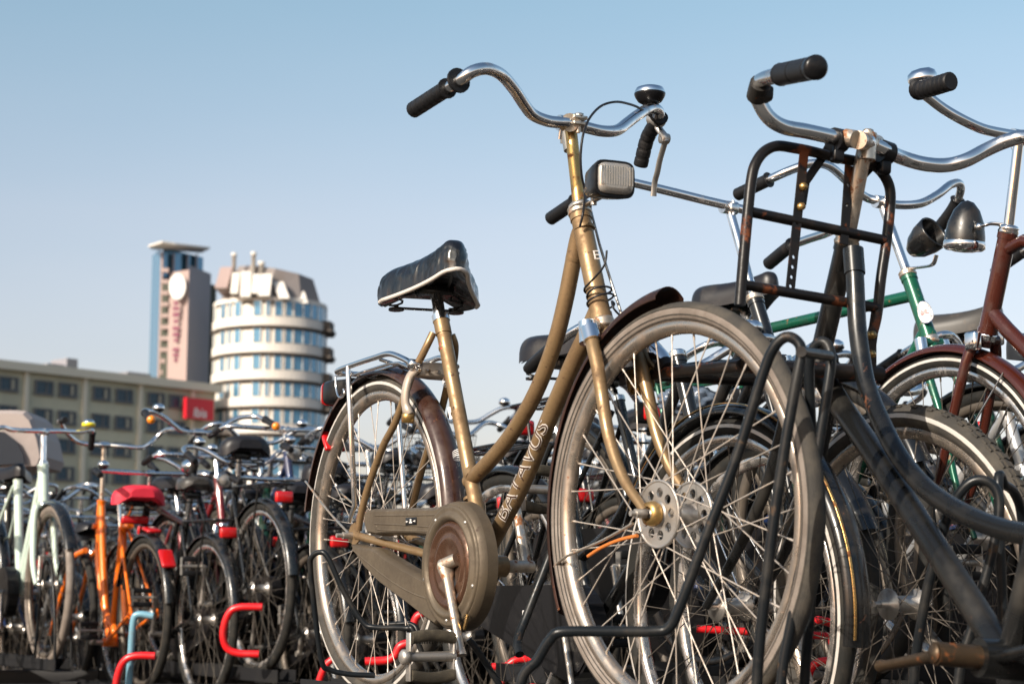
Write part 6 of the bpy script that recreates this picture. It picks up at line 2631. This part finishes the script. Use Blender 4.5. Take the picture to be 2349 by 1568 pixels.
put('oma', Fd(-.80, 7.22, -.13, DN), 'worn black bicycle lowest in front, right of the amber tipped one', BLACKM)
put('men', Fd(-.58, 7.05, -.15, DN), 'black bicycle lowest in front, just left of the gold rear wheel', BLACK)
put('str', Fd(-.20, 7.05, -.14, DN), 'black bicycle lowest in front, behind the gold pedal', BLACKM)
put('oma', Fd(.22, 7.00, -.15, DN), 'black bicycle lowest in front, in the gap between the gold wheels', BLACK)
put('oma', Fd(-1.60, 9.15, .02, DV), 'black bicycle deep behind the red saddle', BLACKM)
put('men', Fd(-.90, 9.10, -.04, DV), 'black bicycle deep behind the amber tipped one', BLACK)
put('oma', Fd(-.86, 7.90, -.10, DN), 'black bicycle low between the amber tipped and bottle green ones', BLACKM)
put('oma', Fd(-1.16, 8.2, -.10, DN), 'black bicycle low beside the amber tipped one, on its left', BLACK)
put('str', Fd(.36, 9.10, -.02, DV), 'black bicycle deep behind the gap between the gold wheels', BLACK)
put('oma', Fd(.30, 7.90, -.10, DN), 'black bicycle low behind the gold down tube', BLACKM)
put('men', Fd(.78, 7.95, -.10, DN), 'black bicycle low behind the gold front hub', BLACK)
put('oma', Fd(1.22, 7.95, -.10, DN), 'black bicycle low far behind the gold front tyre', BLACKM)
put('oma', Fd(1.66, 8.0, -.06, DN), 'black bicycle low far behind the transport bicycle down tube', BLACKM)
for b in (mint, org, k1):
    b.finish()
gt = 'trays and hoops of the second row'
tm = MB().setmat(STEELB)
for y in (-.038, .038):
    tm.box((.55, y, .008), (1.7, .004, .05))
tm.box((.55, 0, -.016), (1.7, .08, .004))
tmesh = tm.mesh('rack_tray')
hp_ = MB().setmat(HOOP)
for y in (-.035, .035):
    hp_.tube(smooth([(1.38, y, 0), (1.36, y, .20), (1.28, y, .42), (1.20, y, .46), (1.14, y, .40), (1.10, y, .20), (1.05, y, 0)], 4), .0065, 6)
hmesh = hp_.mesh('rack_hoop')
rm_ = MB().setmat(REDH)
rm_.tube(smooth([(-.36, 0, -.02), (-.44, 0, .01), (-.50, 0, .06), (-.50, 0, .12), (-.44, 0, .16), (-.38, 0, .16)], 4), .012, 8)
rmesh = rm_.mesh('red_rack_loop')
for b in [o_ for o_ in COL.objects if o_.type == 'EMPTY' and o_.get('group') == 'bicycles in the second row']:
    for nm, me, lab, ct in (('rack_tray', tmesh, 'narrow steel tray under a bicycle of the second row', 'rack tray'), ('rack_hoop', hmesh, 'small black wheel hoop holding a front wheel in the second row', 'rack hoop')):
        o_ = bpy.data.objects.new(nm, me)
        COL.objects.link(o_)
        o_.matrix_world = b.matrix_world
        bl = b['label'].split(' with ')[0] if len(b['label'].split()) > 12 and ' with ' in b['label'] else b['label']
        tag(o_, ('steel tray under the ' if 'tray' in nm else 'wheel hoop for the ') + bl, ct, gt + (' trays' if 'tray' in nm else ' hoops'))

# ================================================================== rows farther back, and the bicycles on the ground under them
far = {}
for key, kw in {'oma': dict(), 'men': dict(style='men', barp=FLAT, st=(.79, 1.02)), 'straight': dict(style='straight', barp=UPRISE, st=(.77, 1.1))}.items():
    for pn, pm in (('black', BLACK), ('silver', SILVERP), ('blue', NAVY), ('red', MAROON)):
        if (key, pn) in (('oma', 'silver'), ('men', 'red')):
            continue
        far[(key, pn)] = dict(kw, paint=pm)
farm = {}
CN = {'black': 'black', 'silver': 'silver', 'blue': 'dark blue', 'red': 'maroon'}
for key, kw in far.items():
    b = generic(Fd(0, 40, 0, DV), 'x', lod=2, tyre=TYREK, rim=RIMC if key[0] == 'men' else RIM, lamp=key[0] != 'men', **kw)
    farm[key] = b.root.data
    bpy.data.objects.remove(b.root)
keys = list(farm)
wts = [8 if k[1] == 'black' else (2 if k[1] != 'red' else 1) for k in keys]
rnd = random.Random(11)


def far_bike(X, Y, z, dirn, low=False, row='third'):
    k = rnd.choices(keys, wts)[0]
    o_ = bpy.data.objects.new('bicycle', farm[k])
    COL.objects.link(o_)
    o_.matrix_world = Frame((X, Y, z), dirn, math.radians(rnd.uniform(-3, 3))).M
    sh = {'oma': 'with swooping frame', 'men': 'with level top tube', 'straight': 'with twin sloping tubes'}[k[0]]
    hd_ = 'facing us' if dirn is DV else 'facing away'
    lab_ = 'distant ' + CN[k[1]] + ' bicycle ' + sh + ', ' + hd_ + (', below the ' + row + ' row' if low else ', in the ' + row + ' raised row')
    tag(o_, lab_, 'bicycle', lab_.replace('bicycle', 'bicycles', 1))


for zc, rw in ((12.6, 'third'), (16.8, 'fourth'), (21.2, 'fifth')):
    xm = zc * .29 + .6
    x = -xm
    while x < xm:
        far_bike(x - .28 + rnd.uniform(-.06, .06), zc + .75 + rnd.uniform(-.15, .15), 1.5 + rnd.choice((-.02, .10)) - .35, DV, row=rw)
        far_bike(x + .2 + rnd.uniform(-.06, .06), zc - .65 + rnd.uniform(-.15, .15), 1.5 + rnd.choice((-.06, .05)) - .35, DN, row=rw)
        x += .46 if zc < 14 else .62
x = -3.6
while x < -.75:
    far_bike(x + rnd.uniform(-.06, .06), 10.7 + rnd.uniform(-.15, .15), 1.5 + rnd.choice((-.20, -.14)) - .35, DV, row='crowded extra')
    far_bike(x + .18 + rnd.uniform(-.06, .06), 10.0 + rnd.uniform(-.15, .15), 1.5 + rnd.choice((-.22, -.16)) - .35, DN, row='crowded extra')
    x += .36
for zc, rw in ((8.1, 'second'), (12.6, 'third'), (16.8, 'fourth')):
    xm = zc * .29 + .2
    x = -xm
    while x < xm:
        far_bike(x - .2, zc + .7, 0.02, DV, True, rw)
        x += .52

# rain hood at the left edge
HC = mat('grey_hood_fabric', (.34, .29, .27), .7, dirt=.4, scale=8, dirtcol=(.24, .2, .19))
HW = mat('dark_hood_window', (.03, .035, .045), .25)
hd_o = empty('rain_hood', Matrix.Translation(at(20, 1080, 9.4)))
tag(hd_o, 'grey fabric rain hood with dark window at the left edge', 'rain hood')
prof = [(-60, 938), (30, 938), (54, 940), (70, 956), (88, 1000), (97, 1045), (88, 1066), (-60, 1080)]
c0 = at(20, 1080, 9.4)
mb = MB().setmat(HC)
vs, n = [], len(prof)
for d_, s in ((0, .93), (.05, 1.0), (.45, 1.0), (.5, .93)):
    for px, py in prof:
        p = at(20 + (px - 20) * s, 1080 + (py - 1080) * s, 9.2) - c0
        vs.append(p + Vector((0, d_, 0)))
fs = [(i * n + k, i * n + (k + 1) % n, (i + 1) * n + (k + 1) % n, (i + 1) * n + k) for i in range(3) for k in range(n)] + [tuple(range(n)), tuple(reversed(range(3 * n, 4 * n)))]
mb.add(vs, fs, False)
mb.build('hood_shell', None, hd_o)
mb = MB().setmat(HW)
w2 = [(-40, 985), (10, 990), (36, 1010), (52, 1040), (56, 1062), (-40, 1068)]
vs = [at(px, py, 9.17) - c0 for px, py in w2] + [at(px, py, 9.2) - c0 for px, py in w2]
mb.add(vs, [tuple(range(6)), tuple(reversed(range(6, 12)))] + [(k, (k + 1) % 6, 6 + (k + 1) % 6, 6 + k) for k in range(6)], False)
mb.build('hood_window', None, hd_o)
mb = MB().setmat(STEELB)
mb.tube([at(20, 1075, 9.4) - c0, at(20, 1400, 9.4) - c0], .015, 8)
mb.build('hood_post', None, hd_o)
